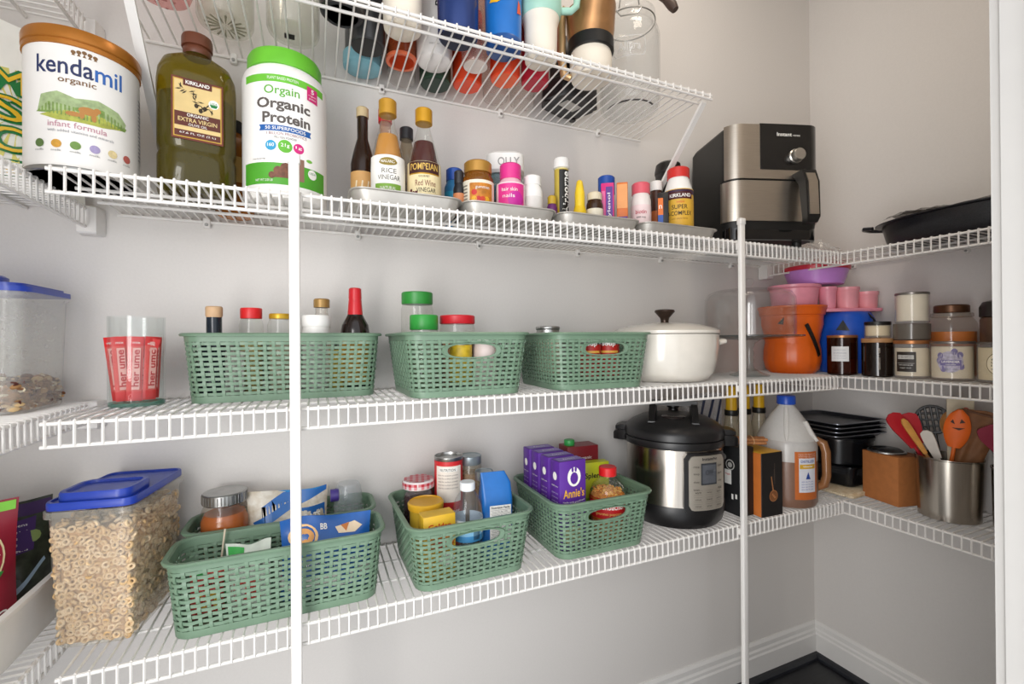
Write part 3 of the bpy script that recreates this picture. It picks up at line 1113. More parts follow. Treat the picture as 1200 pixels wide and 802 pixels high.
def pinkl(m, mp):
    m.rect(mp, -.03, .03, .034, .085, PINK, 1)
    m.disc(mp, .012, .05, .018, M('#c9239a', .5), 2)
    m.text(mp, 'hair skin', -.002, .072, .034, .008, PAPER, 3)
    m.text(mp, 'nails', -.004, .058, .026, .008, PAPER, 3)
    m.rect(mp, -.03, .012, .034, .028, M('#e8641e', .5), 1)


pill('vitamin_bottle', 'bottle with a pink label and a tall magenta cap', .398, -.168, .0315, .134, M('#e9b7c4', .4), PINK, cr=.0235, ch=.034, labels=[(.0315, .010, .088, 1.9, 0, M('#f0d5da', .5), pinkl)], group=GV, neck=.16)
pill('vitamin_bottle', 'small all white pill bottle at the right end of its tray', .4565, -.158, .0235, .120, WHITE, WHITE, cr=.020, ch=.022, labels=[(.0235, .012, .07, 1.4, 0, M('#e6e3de', .5), None)], group=GV)
pill('vitamin_bottle', 'tiny purple bottle with a yellow cap left of the effervescent tube', .511, -.150, .0125, .085, M('#6b2a6e', .4), M('#c9a62a', .4), ch=.02, labels=[(.0125, .012, .04, 1.4, 0, PURPLE, None)], group=GV)


def airb(m, mp):
    m.rect(mp, -.005, .02, .030, .152, M('#1a1816', .5), 1)
    mp2 = lambda u, v, l: mp(.011 - v, .098 + u, l)
    m.text(mp2, 'Airborne', 0, 0, .10, .017, PAPER, 2, .02)
    m.rect(mp, -.03, .02, .03, .034, M('#d8b32a', .5), 2)
    m.rect(mp, -.03, .036, -.006, .06, M('#e0b32e', .5), 2)


vessel('tablet_tube', 'tall effervescent tablet tube with black wrapper and white cap', 'tube', .545, -.135, TZ,
       [(.0155, 0), (.0165, .002), (.0165, .158)], M('#d9cf9c', .4), cap=([(.0165, .157), (.0195, .158), (.0195, .178), (.018, .181), (.008, .1815)], WHITE), labels=[(.0165, .018, .154, 2.2, 0, M('#c9b04a', .5), airb)])
pill('vitamin_bottle', 'white bottle with a wide red cap behind the yellow nozzle bottle', .572, -.085, .0165, .118, WHITE, M('#d01f22', .4), cr=.0175, ch=.035, group=GV)
vessel('nozzle_bottle', 'little bright yellow bottle with a tapering nozzle cap', 'bottle', .562, -.19, TZ,
       [(.0135, 0), (.015, .003), (.015, .045), (.013, .05), (.0125, .054)], M('#e8c21c', .4), cap=([(.0115, .053), (.0115, .085), (.007, .112), (.004, .115)], M('#ecc92c', .4)), labels=[(.015, .010, .036, 1.4, 0, M('#d9a92a', .5), lines(('CITRUS', .024, .02, .006, M('#7a5a10', .5))))])
pill('vitamin_jar', 'squat brown glass jar with a beige lid in front of the purple box', .601, -.192, .0195, .090, M('#3b2416', .2), M('#d9cdb2', .45), cr=.017, ch=.018, labels=[(.0195, .010, .05, 1.5, 0, M('#e4dcc8', .5), None)], group=GV, cat='jar')
carton('medicine_box', 'pink and purple medicine box beside the brown glass jar', 'box', .642, -.185, TZ, .030, .022, .118, R(-34), M('#d6317e', .5),
       [lambda m, mp: (m.rect(mp, -.004, -.055, .012, .05, PURPLE, 1), m.text(lambda u, v, l: mp(.004 - v, u, l), 'Tylenol', 0, 0, .07, .009, PAPER, 2),
                       m.rect(mp, -.014, -.05, -.006, .04, M('#e36aa0', .5), 1))], side=lambda m, mp: m.rect(mp, -.009, -.05, .009, .05, M('#b92a6c', .5), 1))
carton('medicine_box', 'orange and purple medicine box right of the pink one', 'box', .684, -.186, TZ, .026, .020, .125, R(-36), M('#d97432', .5),
       [lambda m, mp: (m.rect(mp, -.012, .0, .012, .058, M('#e8a060', .5), 1), m.rect(mp, -.012, -.055, .012, -.02, PURPLE, 1), m.text(mp, 'cold', 0, -.038, .018, .008, PAPER, 2))])
pill('vitamin_bottle', 'bottle with a big angular blue flip cap behind the medicine boxes', .681, -.125, .021, .160, M('#c7c2cc', .4), BLUE, cr=.021, ch=.045, group=GV)
pill('vitamin_bottle', 'white supplement bottle with a salmon pink cap', .757, -.165, .0245, .140, M('#f0e8e4', .4), M('#e0606e', .4), cr=.0225, ch=.028,
     labels=[(.0245, .008, .082, 1.7, 0, M('#f2dcdc', .5), lines(('#', .012, .028, .034, M('#d8808a', .5)), ('biotin', .064, .026, .01, M('#c03a50', .5)), ('5000 mcg', .05, .022, .005, INK)))], group=GV)
carton('medicine_box', 'black and orange slim box right of the salmon capped bottle', 'box', .800, -.196, TZ, .026, .020, .112, R(-40), M('#1d1a1c', .5),
       [lambda m, mp: (m.rect(mp, -.012, -.052, .0, .042, ORANGE, 1), m.rect(mp, -.012, -.02, .0, .0, BLUE, 2), m.text(mp, 'n', -.006, .02, .007, .009, PAPER, 2))])
pill('vitamin_bottle', 'dark brown bottle with a small white cap left of the big yellow label', .846, -.118, .0175, .172, M('#4a2a1e', .25), WHITE, cr=.0165, ch=.026, group=GV, neck=.25,
     labels=[(.0175, .02, .09, 1.5, 0, M('#b9622a', .5), None)])


def superb(m, mp):
    m.rect(mp, -.055, .112, .055, .124, M('#3c2340', .5), 1, 14)
    m.rect(mp, -.026, .100, .036, .118, M('#4c1517', .5), 2)
    m.text(mp, 'KIRKLAND', .005, .109, .052, .009, PAPER, 3, .02)
    m.rect(mp, -.055, .014, .055, .099, M('#dfae3a', .5), 1, 14)
    m.text(mp, 'HIGH', .005, .092, .018, .005, RED, 2)
    m.text(mp, 'SUPER', .003, .080, .038, .011, INK, 2, .005)
    m.text(mp, 'B-COMPLEX', .003, .064, .062, .011, INK, 2, .005)
    m.text(mp, 'with electrolytes', .003, .050, .04, .006, M('#8a5a1a', .5), 2)
    m.text(mp, '500 TABLETS', .003, .030, .04, .007, M('#8a5a1a', .5), 2)


pill('vitamin_bottle', 'large white vitamin bottle with a yellow label and red cap', .863, -.182, .036, .186, WHITE, M('#d4332e', .4), cr=.0275, ch=.026, labels=[(.036, .010, .126, 1.9, 0, M('#e5bb52', .5), superb)], group=GV, neck=.2)
vessel('shaker_cup', 'dark smoky plastic cup behind the large yellow labelled bottle', 'cup', .920, -.082, TZ, [(.029, 0), (.031, .003), (.0345, .19), (.0345, .215)], G('#4a4644', .55, '#3a3634'),
       cap=([(.036, .214), (.0365, .216), (.0365, .222), (.033, .240), (.026, .246), (.01, .247)], G('#3c3836', .7, '#2c2826')), capname='lid')

# ------------------------------------------------------------------ air fryer
BLK = M('#131211', .5, noise=.06, nscale=60)
GLOSS = M('#0e0d0e', .12, noise=.02, coat=.4)
o = thing('air_fryer', 'black and brushed steel air fryer with a pull-out basket', 'air fryer', (1.158, -.149, S2), R(-17.8))
W_, D_ = .262, .236


def frn(z, d=0.0):
    return [(x, y, z) for x, y in rrect(W_ - 2 * d, D_ - 2 * d, .040, 8)]


m = MB()
m.loft([frn(.012, .012), frn(.016, .004), frn(.06, 0), frn(.306, .004), frn(.317, .010), frn(.323, .022), frn(.324, .04)], BLK)
P(m, 'body', o)
for sx in (-1, 1):
    for sy in (-1, 1):
        P(MB().lathe([(.012, 0), (.012, .013)], BLK, 12, c=(sx * .085, sy * .08, 0)), 'foot', o)


def wrapfront(z0, z1, a0, a1, off, th, m_, mb, taper=0.0):
    """a plate following the rounded front from perimeter position a0 to a1 (metres from the middle of the front)"""
    pts = []
    n = 28
    for i in range(n + 1):
        s = a0 + (a1 - a0) * i / n
        fl = W_ / 2 - .040
        if abs(s) <= fl:
            x, y, nx, ny = s, -D_ / 2, 0, -1
        else:
            sg = 1 if s > 0 else -1
            t = abs(s) - fl
            q = .040 * PI / 2
            if t <= q:
                a = t / .040
                x, y = sg * (fl + .040 * math.sin(a)), -D_ / 2 + .040 - .040 * math.cos(a)
                nx, ny = sg * math.sin(a), -math.cos(a)
            else:
                x, y, nx, ny = sg * W_ / 2, -D_ / 2 + .040 + (t - q), sg, 0
        pts.append((x, y, nx, ny))
    rings = []
    for x, y, nx, ny in pts:
        rings.append([(x + nx * o_, y + ny * o_, z) for z, o_ in ((z0, off), (z1, off), (z1, off + th), (z0, off + th))])
    mb.loft(rings, m_)
    return mb


m = wrapfront(.172, .315, -.139, .139, -.006, .0075, STEEL, MB())
P(m, 'steel_band', o)
m = MB()
wrapfront(.196, .317, -.045, .143, -.004, .0068, GLOSS, m)
mp = plane((0, -D_ / 2 - .0032, .2535), (1, 0, 0), (0, 0, 1))
m.text(mp, 'Instant', .022, .036, .042, .010, PAPER, 1, .02)
m.text(mp, 'vortex', .056, .034, .020, .005, PAPER, 1)
cpn = P(m, 'control_panel', o)
m = MB().lathe([(.019, 0), (.019, .006), (.0165, .008), (.016, .020), (.0145, .022), (.004, .0222)], M('#c9c4bc', .3, .9), 28, c=(.052, -D_ / 2 - .002, .232), axis='y')
P(m, 'knob', cpn)
m = wrapfront(.060, .166, -.150, .150, -.006, .0095, STEEL, MB())
P(m, 'basket_front', o)
P(wrapfront(.165, .1735, -.150, .150, -.008, .006, BLACK, MB()), 'seam', o)
m = MB()
P(wrapfront(.012, .059, -.150, .150, -.012, .010, GLOSS, m), 'base_skirt', o)
m = MB()
m.loft([[(x + .062, y, z) for x, y, z in ((-.014 * w, -D_ / 2 - d0, zz), (.014 * w, -D_ / 2 - d0, zz), (.016 * w, -D_ / 2 - d1, zz), (-.016 * w, -D_ / 2 - d1, zz))]
        for zz, d0, d1, w in ((.180, -.002, .022, 1.1), (.184, -.002, .040, 1.2), (.150, .024, .052, 1.2), (.06, .034, .056, 1.1), (.046, .030, .050, .9))], BLK)
hd_ = P(m, 'handle', o)
m = MB()
m.loft([[(x + .062, y, z) for x, y, z in ((-.0125, -D_ / 2 - d1 + .002, zz), (.0125, -D_ / 2 - d1 + .002, zz), (.0125, -D_ / 2 - d1 - .002, zz), (-.0125, -D_ / 2 - d1 - .002, zz))]
        for zz, d1 in ((.174, .043), (.150, .0525), (.065, .0565))], STEEL)
P(m, 'handle_face', hd_)


def crumple(mb, fx, nu, nv, amp, seed, m):
    r = random.Random(seed)
    g = [[r.uniform(-1, 1) for _ in range(nv + 1)] for _ in range(nu + 1)]

    def f_(u, v):
        x, y, z = fx(u, v)
        k = amp * g[min(nu, round(u * nu))][min(nv, round(v * nv))]
        return (x + k * .5, y + k * .5, z + k)
    mb.sheet(f_, nu, nv, m)
    return mb


# clear plastic bag and roasting pan on the right-hand shelf
m = crumple(MB(), lambda u, v: ((u - .5) * .13 * (1 - .3 * v), (math.sin(PI * u) * .03) - .015 + v * .015, .012 + v * .052 * math.sin(PI * (u * .8 + .1))), 12, 9, .008, 5, G('#f2f2f2', .16, rough=.08))
crumple(m, lambda u, v: ((u - .5) * .12, -.045 + v * .06, .008 + .02 * math.sin(PI * u) * (1 - v)), 11, 8, .005, 6, G('#f2f2f2', .16, rough=.08))
o = thing('plastic_bag', 'crumpled clear plastic bag between the air fryer and the roasting pan', 'plastic bag', (1.455, -.15, S2), R(-50))
P(m, 'film', o, sharp=25)
o = thing('roasting_pan', 'black oval roasting pan partly covered by crumpled film', 'roasting pan', (1.522, -.505, S2), R(90))
BE = M('#17171a', .28, noise=.3, nscale=350, col2='#25252a')
m = MB()
m.lathe([(.06, 0), (.088, .002), (.098, .014), (.104, .058), (.104, .064), (.113, .066), (.113, .069), (.103, .069), (.098, .05), (.09, .012), (.05, .006)], BE, 48, sq=(1.95, 1))
P(m, 'pan', o)
for s in (-1, 1):
    m = MB().tube([(s * .215, -.035, .066), (s * .238, -.034, .070), (s * .250, -.015, .071), (s * .250, .015, .071), (s * .238, .034, .070), (s * .215, .035, .066)], .0055, BE, 8)
    P(m, 'handle', o)
m = crumple(MB(), lambda u, v: ((u - .55) * .36, (v - .5) * .19, .074 + .018 * math.sin(PI * v) * (1 - .4 * u) + .006 * math.sin(9 * u)), 18, 12, .006, 9, G('#b8b4b0', .42, '#9a9692', rough=.1))
P(m, 'film_cover', o, sharp=25)

# ------------------------------------------------------------------ top shelf: drinking bottles seen from below
S1 = Z1 + WT


def tumbler(name, label, x, y, prof, mat, base=None, fill=None, cat='tumbler', lid=None, group='drinking bottles on the top shelf', deco=None, n=30):
    """prof from z=0; base = (prof, mat) boot"""
    o = thing(name, label, cat, (x, y, S1), face(x, y), group)
    P(MB().lathe(prof, mat, n), 'body', o)
    if base:
        P(MB().lathe(base[0], base[1], n), 'base_boot', o)
    if lid:
        P(MB().lathe(lid[0], lid[1], n), 'lid', o)
    if fill:
        P(MB().lathe(fill[0], fill[1], n), 'liner', o)
    if deco:
        m = MB()
        deco(m, o)
        P(m, 'print', o, sharp=60)
    return o


def straight(r0, r1, h, z0=0.0):
    return [(r0 * .86, z0), (r0 * .97, z0 + .003), (r0, z0 + .008), (r1, z0 + h - .004), (r1 * .97, z0 + h)]


CREAM = M('#efe6d6', .35, noise=.01)
tumbler('coffee_mug', 'dark grey lidded mug at the left end of the drinking bottles', .048, -.213, straight(.039, .043, .13), M('#3b3a3a', .3, .2), base=([(.028, 0), (.034, -.0005), (.034, .002), (.028, .002)], M('#24262a', .4)), lid=([(.043, .13), (.044, .132), (.044, .143), (.03, .15)], BLACK))


def orangeprint(m, o):
    r = random.Random(2)
    mp = cyl(lambda z: .036 + .004 * min(1, z / .2))
    for i in range(26):
        u, v, k = r.uniform(-.06, .06), r.uniform(.03, .18), r.choice((0, 1, 2))
        c = (M('#d9702c', .5), M('#8a2f2a', .5), M('#c8443a', .5))[k]
        m.disc(mp, u, v, .0045, c, 1, 8, .003)
        m.disc(mp, u + .006, v + .002, .003, c, 1, 8)


tumbler('patterned_tumbler', 'cream tumbler with small orange motifs above the orange tinted cup', .157, -.211, straight(.036, .040, .20), CREAM, deco=orangeprint, lid=([(.040, .20), (.041, .202), (.041, .215), (.03, .22)], CREAM))


def whiteprint(m, o):
    mp = cyl(.0385)
    m.text(lambda u, v, l: mp(.008 - v, .15 + u, l), 'PHOENIX', 0, 0, .10, .012, INK, 1, .02)
    m.text(lambda u, v, l: mp(-.008 - v, .15 + u, l), 'SUN', .02, 0, .05, .012, M('#7a4a2a', .5), 1, .02)
    m.text(mp, 'stainless', 0, .022, .02, .004, M('#b5b0a8', .5), 1)


tumbler('white_bottle', 'slim white bottle with slanted black lettering left of the navy tumbler', .238, -.132, straight(.037, .0385, .22), M('#ece8e4', .3, noise=.01), deco=whiteprint, lid=([(.038, .22), (.03, .232), (.03, .25)], BLACK))


def navyprint(m, o):
    mp = cyl(lambda z: .0395 + .003 * min(1, z / .2))
    m.text(lambda u, v, l: mp(.012 - v, .165 + u, l), 'Thermo', 0, 0, .055, .009, PAPER, 1, .01)


NVY = M('#2a3f78', .25, .35, noise=.03)
tumbler('navy_tumbler', 'navy blue metal tumbler with small vertical white lettering', .262, -.229, straight(.0395, .0425, .21), NVY, base=([(.030, -.0006), (.035, -.0006), (.035, .002), (.03, .002)], M('#16203c', .4)), deco=navyprint, lid=([(.0425, .21), (.0435, .212), (.0435, .222), (.03, .226)], BLACK))


def blueprint_(m, o):
    mp = cyl(lambda z: .037 + .003 * min(1, z / .2))
    r = random.Random(8)
    m.poly(mp, [(-.03, .082), (-.02, .098), (.0, .106), (.012, .100), (.006, .086), (-.012, .078)], M('#f0b41e', .5), 1)
    m.poly(mp, [(.03, .062), (.044, .066), (.040, .084), (.034, .090)], M('#e0552a', .5), 1)
    for i in range(15):
        u, v, a = r.uniform(-.045, .05), r.uniform(.07, .19), r.uniform(0, 3.1)
        q = r.uniform(.008, .018)
        c = (PAPER, M('#0f2a52', .5), M('#6cc0e8', .5))[i % 3]
        m.poly(mp, [(u, v), (u + q * math.cos(a) + .003, v + q * math.sin(a)), (u + q * .5 * math.cos(a + .7), v + q * .9 * math.sin(a + .7))], c, 1)
    m.poly(mp, [(.02, .17), (.04, .165), (.032, .19)], M('#8fd0ea', .5), 2)


tumbler('graphic_tumbler', 'bright blue tumbler with yellow and white graphics', .360, -.226, straight(.0365, .0400, .21), M('#1f6fbf', .3, noise=.03), base=(straight(.0368, .0372, .02, -.0004), M('#1c4f90', .35)), deco=blueprint_, lid=([(.04, .21), (.041, .212), (.041, .222), (.03, .226)], WHITE))
# mint tumbler with handle
MINT = M('#a9d6c4', .35, noise=.02)
o = thing('handled_tumbler', 'mint green insulated tumbler with a side handle and cream base', 'tumbler', (.447, -.224, S1), face(.447, -.224) + R(8), 'drinking bottles on the top shelf')
P(MB().lathe([(.030, 0), (.034, .003), (.036, .075), (.0405, .092)], CREAM, 32), 'base', o)
P(MB().lathe([(.0408, .091), (.0432, .097), (.0445, .110), (.0445, .114), (.0455, .24), (.0445, .25)], MINT, 32), 'body', o)
P(MB().tube([(.044, 0, .225), (.070, 0, .226), (.080, 0, .215), (.081, 0, .15), (.078, 0, .125), (.066, 0, .114), (.043, 0, .113)], .0075, MINT, 10), 'handle', o)
P(MB().lathe([(.045, .25), (.0455, .252), (.0455, .262), (.03, .266)], MINT, 32), 'lid', o)

tumbler('sports_bottle', 'black bottle in a pale teal rubber boot at the back of the top shelf', .098, -.052, [(.030, .006), (.034, .006), (.036, .02), (.036, .19), (.02, .21)], M('#3c3e40', .3, .1),
        base=([(.034, 0), (.040, .003), (.041, .012), (.0405, .030), (.037, .031), (.0365, .006)], M('#7fb4c2', .45)))
tumbler('travel_cup', 'dark grey cup with a stamped base in front of the teal booted bottle', .100, -.135, straight(.034, .038, .16), M('#4a4a4c', .3, .3), base=([(.026, -.0005), (.03, -.0005), (.03, .002), (.026, .002)], BLACK), lid=([(.038, .16), (.039, .163), (.039, .172)], BLACK))
tumbler('tinted_cup', 'orange tinted clear plastic cup behind the patterned cream tumbler', .172, -.112, straight(.030, .0325, .15), G('#e9a07a', .3, '#d9723f'), base=([(.0275, 0), (.0325, -.0004), (.033, .006), (.031, .008), (.0275, .002)], M('#e0714a', .4)), cat='cup')
tumbler('clear_cup', 'frosted clear cup at the back beside the teal booted bottle', .184, -.040, straight(.031, .034, .15), G('#eeeae6', .3, '#d8d2cc', hr=.6), cat='cup')
tumbler('green_bottle', 'dark green bottle base behind the slim white bottle', .259, -.053, straight(.036, .037, .2), M('#2f4a3a', .4), base=([(.027, -.0005), (.032, -.0005), (.032, .002)], M('#243a2e', .5)), lid=([(.037, .2), (.03, .21), (.03, .22)], BLACK))
tumbler('clear_bottle', 'clear pinkish bottle between the navy and the blue graphic tumblers', .322, -.158, straight(.030, .0325, .19), G('#f2dcd4', .35, '#e6c4b8'), base=([(.02, -.0004), (.026, -.0004), (.026, .003)], M('#e8dcd4', .5)))
tumbler('orange_cup', 'scarlet orange cup at the back behind the clear pinkish bottle', .330, -.075, straight(.034, .036, .17), M('#e84a22', .4), cat='cup')
tumbler('orange_cup', 'vivid orange cup behind the bright blue graphic tumbler', .402, -.132, straight(.034, .036, .17), M('#f0502a', .4), base=([(.022, -.0004), (.03, -.0004), (.03, .003)], M('#f26a3e', .5)), cat='cup')
tumbler('crimson_cup', 'crimson cup behind the mint handled tumbler', .474, -.140, straight(.032, .034, .17), M('#b8263a', .4), cat='cup')
tumbler('clear_cup', 'clear plastic cup at the back behind the vivid orange cup', .412, -.045, straight(.031, .036, .15), G('#eeeae6', .22, '#d8cfca'), cat='cup')
tumbler('clear_cup', 'clear plastic cup at the back beside the black appliance base', .484, -.046, straight(.031, .0335, .15), G('#eeeae6', .22, '#cfc8c4'), cat='cup')

# copper pitcher with black insert and white base
COP = M('#b98a5c', .28, .65, noise=.08)
o = thing('metal_pitcher', 'copper toned pitcher with a cream base and a folded spout', 'pitcher', (.585, -.205, S1), face(.585, -.205), None)
P(MB().lathe([(.036, 0), (.044, .003), (.047, .012), (.048, .05), (.045, .066)], CREAM, 32), 'base', o)
m = MB()
rings = []
for z, r_, sp in ((.066, .046, 0), (.085, .050, .0), (.11, .054, .006), (.14, .056, .014), (.16, .058, .020), (.158, .054, .018), (.12, .049, .008), (.09, .045, 0)):
    rg = []
    for j in range(36):
        a = 2 * PI * j / 36
        k = r_ + sp * max(0, math.cos(a - R(-70))) ** 6
        rg.append((k * math.cos(a), k * math.sin(a), z + .02 * math.cos(a - R(60)) * (z - .066) * 4))
    rings.append(rg)
m.loft(rings, COP)
P(m, 'bowl', o)
P(MB().lathe([(.050, .0605), (.0525, .063), (.0525, .088), (.050, .090)], BLACK, 32), 'band', o)
P(MB().tube([(-.046, -.01, .15), (-.060, -.014, .16), (-.066, -.016, .145), (-.066, -.016, .05), (-.060, -.014, .012), (-.045, -.012, .006)], [.010, .011, .011, .010, .009, .008], M('#d9b484', .3, .5), 10), 'handle', o)
o = thing('appliance_base', 'black moulded appliance base with a silver rating plate, seen through the top shelf', 'appliance', (.601, -.082, S1), R(20), None)
pts = [(-.075, .03), (-.062, -.028), (-.02, -.055), (.055, -.050), (.078, -.02), (.072, .045), (.03, .062), (-.045, .062)]
pts = [(x * .94, y * .94) for x, y in pts]
m = MB().prism(pts[::1], .004, .055, M('#222224', .4), .004)
m.prism([(x * .72, y * .72) for x, y in pts], .055, .16, M('#2a2a2c', .35), .004)
P(m, 'housing', o)
P(MB().box(-.03, -.018, .0028, .025, .012, .004, M('#c9c6c0', .4, .4)), 'rating_plate', o)
for x, y in ((-.06, .02), (.06, .04), (.05, -.038)):
    P(MB().lathe([(.009, 0), (.009, .005)], BLACK, 10, c=(x, y, 0)), 'foot', o)

# glass jar with clamp lid
JG = G('#f8fafa', .08, '#f2f4f6', refl=1.3)
o = thing('clamp_jar', 'big clear glass jar with an embossed panel and clamped lid', 'jar', (.760, -.120, S1), face(.76, -.12), None)
P(MB().lathe([(.05, 0), (.066, .001), (.074, .008), (.077, .03), (.077, .19), (.073, .205), (.062, .218), (.058, .224), (.058, .236), (.062, .238)], JG, 40, cap1=False), 'jar', o)
P(MB().lathe([(.055, .003), (.070, .010), (.0735, .03), (.0735, .19), (.066, .208)], G('#f4f6f8', .05), 40, cap1=False), 'inner_wall', o)
P(MB().lathe([(.064, .240), (.066, .244), (.066, .252), (.058, .258), (.05, .268), (.02, .272)], JG, 40), 'lid', o)
P(MB().tube([(.0655 * math.cos(2 * PI * i / 30), .0655 * math.sin(2 * PI * i / 30), .232) for i in range(30)], .0016, TIN, 6, True), 'wire_collar', o)
m = MB()
m.tube([(-.03, -.062, .232), (-.028, -.072, .22), (-.02, -.078, .205), (.02, -.078, .205), (.028, -.072, .22), (.03, -.062, .232)], .0017, TIN, 6)
m.tube([(-.024, -.068, .232), (-.02, -.07, .262), (0, -.06, .275), (.02, -.07, .262), (.024, -.068, .232)], .0017, TIN, 6)
P(m, 'clamp', o)
m = MB().tube([(.060 * math.cos(R(200 + 7 * i)), .060 * math.sin(R(200 + 7 * i)), .004) for i in range(21)], .0022, M('#3a3a3a', .5), 6)
P(m, 'base_ring', o, 'dark ring showing through the jar bottom')
m = MB()
mp = cyl(.077)
GE = G('#dfe6ea', .35, '#f2f4f5', hr=.2)
pnl = [(-.034, .105), (.034, .105), (.040, .115), (.040, .145), (.034, .155), (-.034, .155), (-.040, .145), (-.040, .115)]
for i in range(8):
    a, b_ = pnl[i], pnl[(i + 1) % 8]
    nx, ny = (b_[1] - a[1]), -(b_[0] - a[0])
    L_ = math.hypot(nx, ny)
    nx, ny = nx / L_ * .0022, ny / L_ * .0022
    m.poly(mp, [a, b_, (b_[0] - nx, b_[1] - ny), (a[0] - nx, a[1] - ny)], GE, 3)
m.text(mp, 'Allura', 0, .13, .055, .022, GE, 3, .02)
P(m, 'embossing', o, sharp=60)
P(MB().tube([(.068, -.02, .285), (.09, -.022, .268), (.105, -.024, .245), (.112, -.025, .232)], [.008, .0115, .0125, .009], M('#4a372e', .45, noise=.1), 12), 'grip', o, 'dark brown grip hanging beside the lid')

# glass cups at the left
o = vessel('glass_cup', 'pale pink dotted glass at the left end of the top shelf', 'glass', -.238, -.146, Z1 + WT, [(.030, 0), (.040, .003), (.043, .012), (.045, .12)], G('#f4d6d4', .25, '#e8b4b0'), group='glasses on the top shelf left end', open_top=True,
           bodyname='bowl')
m = MB()
r = random.Random(4)
for i in range(16):
    a, q = r.uniform(0, 6.28), r.uniform(.008, .034)
    m.lathe([(.0022, -.0006), (.0022, -.0002)], M('#c07a74', .5), 8, c=(q * math.cos(a), q * math.sin(a), 0))
P(m, 'speckles', o)
for x, y, lab, ha in ((-.152, -.098, 'clear cut glass jug right of the pale pink glass', 1), (-.036, -.118, 'clear straight glass with a small black sticker under its base', 0)):
    o = vessel('glass_cup', lab, 'glass', x, y, Z1 + WT, [(.036, 0), (.044, .002), (.047, .010), (.048, .13)], G('#eef0ea', .16, '#dcd8c8'), group='glasses on the top shelf left end', open_top=True, bodyname='bowl')
    m = MB().lathe([(.034, .004), (.041, .006), (.0445, .014), (.0455, .125)], G('#f2f2ea', .10, '#e0dccc'), 28, cap1=False)
    P(m, 'inner_wall', o)
    if ha:
        m = MB()
        for i in range(16):
            a = 2 * PI * i / 16
            m.loft([[(.010 * math.cos(a - .05), .010 * math.sin(a - .05), -.0004), (.034 * math.cos(a - .06), .034 * math.sin(a - .06), -.0004), (.034 * math.cos(a + .06), .034 * math.sin(a + .06), -.0004), (.010 * math.cos(a + .05), .010 * math.sin(a + .05), -.0004)],
                    [(.010 * math.cos(a), .010 * math.sin(a), .002), (.034 * math.cos(a), .034 * math.sin(a), .002), (.034 * math.cos(a), .034 * math.sin(a), .002), (.010 * math.cos(a), .010 * math.sin(a), .002)]], G('#c9c8b8', .4, '#b8b4a0'))
        P(m, 'cut_base', o)
    else:
        P(MB().box(-.016, -.004, -.0006, .002, .012, -.0001, INK), 'sticker', o)

# ------------------------------------------------------------------ middle shelf
S3 = Z3 + WT
BF = S3 + .0055     # floor of the baskets on the middle shelf
# granola container on the left-hand shelf
TUBC = G('#f4f6f4', .36, '#eceae2', rough=.15, hr=.3)
BLUEL = M('#2340a8', .3, noise=.03)
o = thing('granola_container', 'large clear plastic container of granola with a blue lid on the left', 'food container', (-.502, -.104, S3), 0)
m = MB()
m.loft([[(x, y, z) for x, y in rrect(.196 * k, .150 * k, .022, 5)] for z, k in ((0, .93), (.004, .95), (.176, 1.0), (.180, 1.03), (.186, 1.03))], TUBC, cap1=False)
P(m, 'tub', o)
m = MB()
m.loft([[(x, y, z) for x, y in rrect(.206, .160, .024, 6)] for z in (.186, .194)], BLUEL)
m.loft([[(x, y, z) for x, y in rrect(.190, .146, .02, 6)] for z in (.194, .199)], BLUEL)
P(m, 'lid', o)
m = MB().lathe([(.044, .194), (.046, .2), (.046, .208), (.042, .211), (.03, .211)], BLUEL, 28, c=(.02, -.045, 0))
P(m, 'pour_flap', o)
m = MB()
m.loft([[(x, y, z) for x, y in rrect(.176, .132, .018, 5)] for z in (.004, .045)], M('#a87a50', .8, noise=.3, nscale=120, bump=.4))
r = random.Random(21)
cols = [M('#b98a5a', .8, noise=.2), M('#d8b988', .8, noise=.15), M('#8a5a38', .8), M('#5a2a20', .6), M('#e8dcc0', .7), M('#c9a070', .8)]
for i in range(420):
    side = r.random()
    if side < .45:
        x, y, z = r.uniform(-.088, .088), r.choice((-.066, .066)), r.uniform(.006, .05)
    elif side < .7:
        x, y, z = .088, r.uniform(-.066, .066), r.uniform(.006, .05)
    else:
        x, y, z = r.uniform(-.085, .085), r.uniform(-.062, .062), .044 + r.uniform(0, .010)
    q = r.uniform(.004, .008)
    e = MB().lathe([(.1, -.3), (.8, -.15), (1, 0), (.8, .15), (.1, .3)], cols[r.randrange(6)], 8)
    e.xf(Matrix.Translation((x, y, z)) @ Matrix.Rotation(r.uniform(0, 3), 4, 'Z') @ Matrix.Rotation(r.uniform(0, 3), 4, 'X') @ Matrix.Diagonal((q, q * .7, q, 1)))
    m.add(e.v, e.f, e.mats[0])
g_ = P(m, 'granola', o)
g_['kind'] = 'stuff'

# glass vase with drink sticks
o = vessel('glass_vase', 'straight clear glass vase holding red and pink drink sticks', 'vase', -.283, -.118, S3, [(.034, 0), (.0395, .002), (.0395, .152)], G('#f4fbf9', .03, '#d8efe8'), open_top=True, bodyname='outer_wall', n=40)
P(MB().lathe([(.030, .007), (.0365, .009), (.0372, .1515)], G('#f8fafa', .03), 40, cap1=False), 'inner_wall', o)
P(MB().lathe([(.030, .0), (.0385, .001), (.0385, .007), (.03, .008)], G('#8fc4b4', .2, '#a8d4c8'), 40), 'thick_base', o)
SRED = M('#de1a20', .35, noise=.05)
SPNK = M('#e0504c', .4, noise=.05)
stk = thing('drink_stick', 'red and pink drink stick upright in the glass vase', 'drink stick', (0, 0, 0), 0, 'drink sticks in the glass vase')


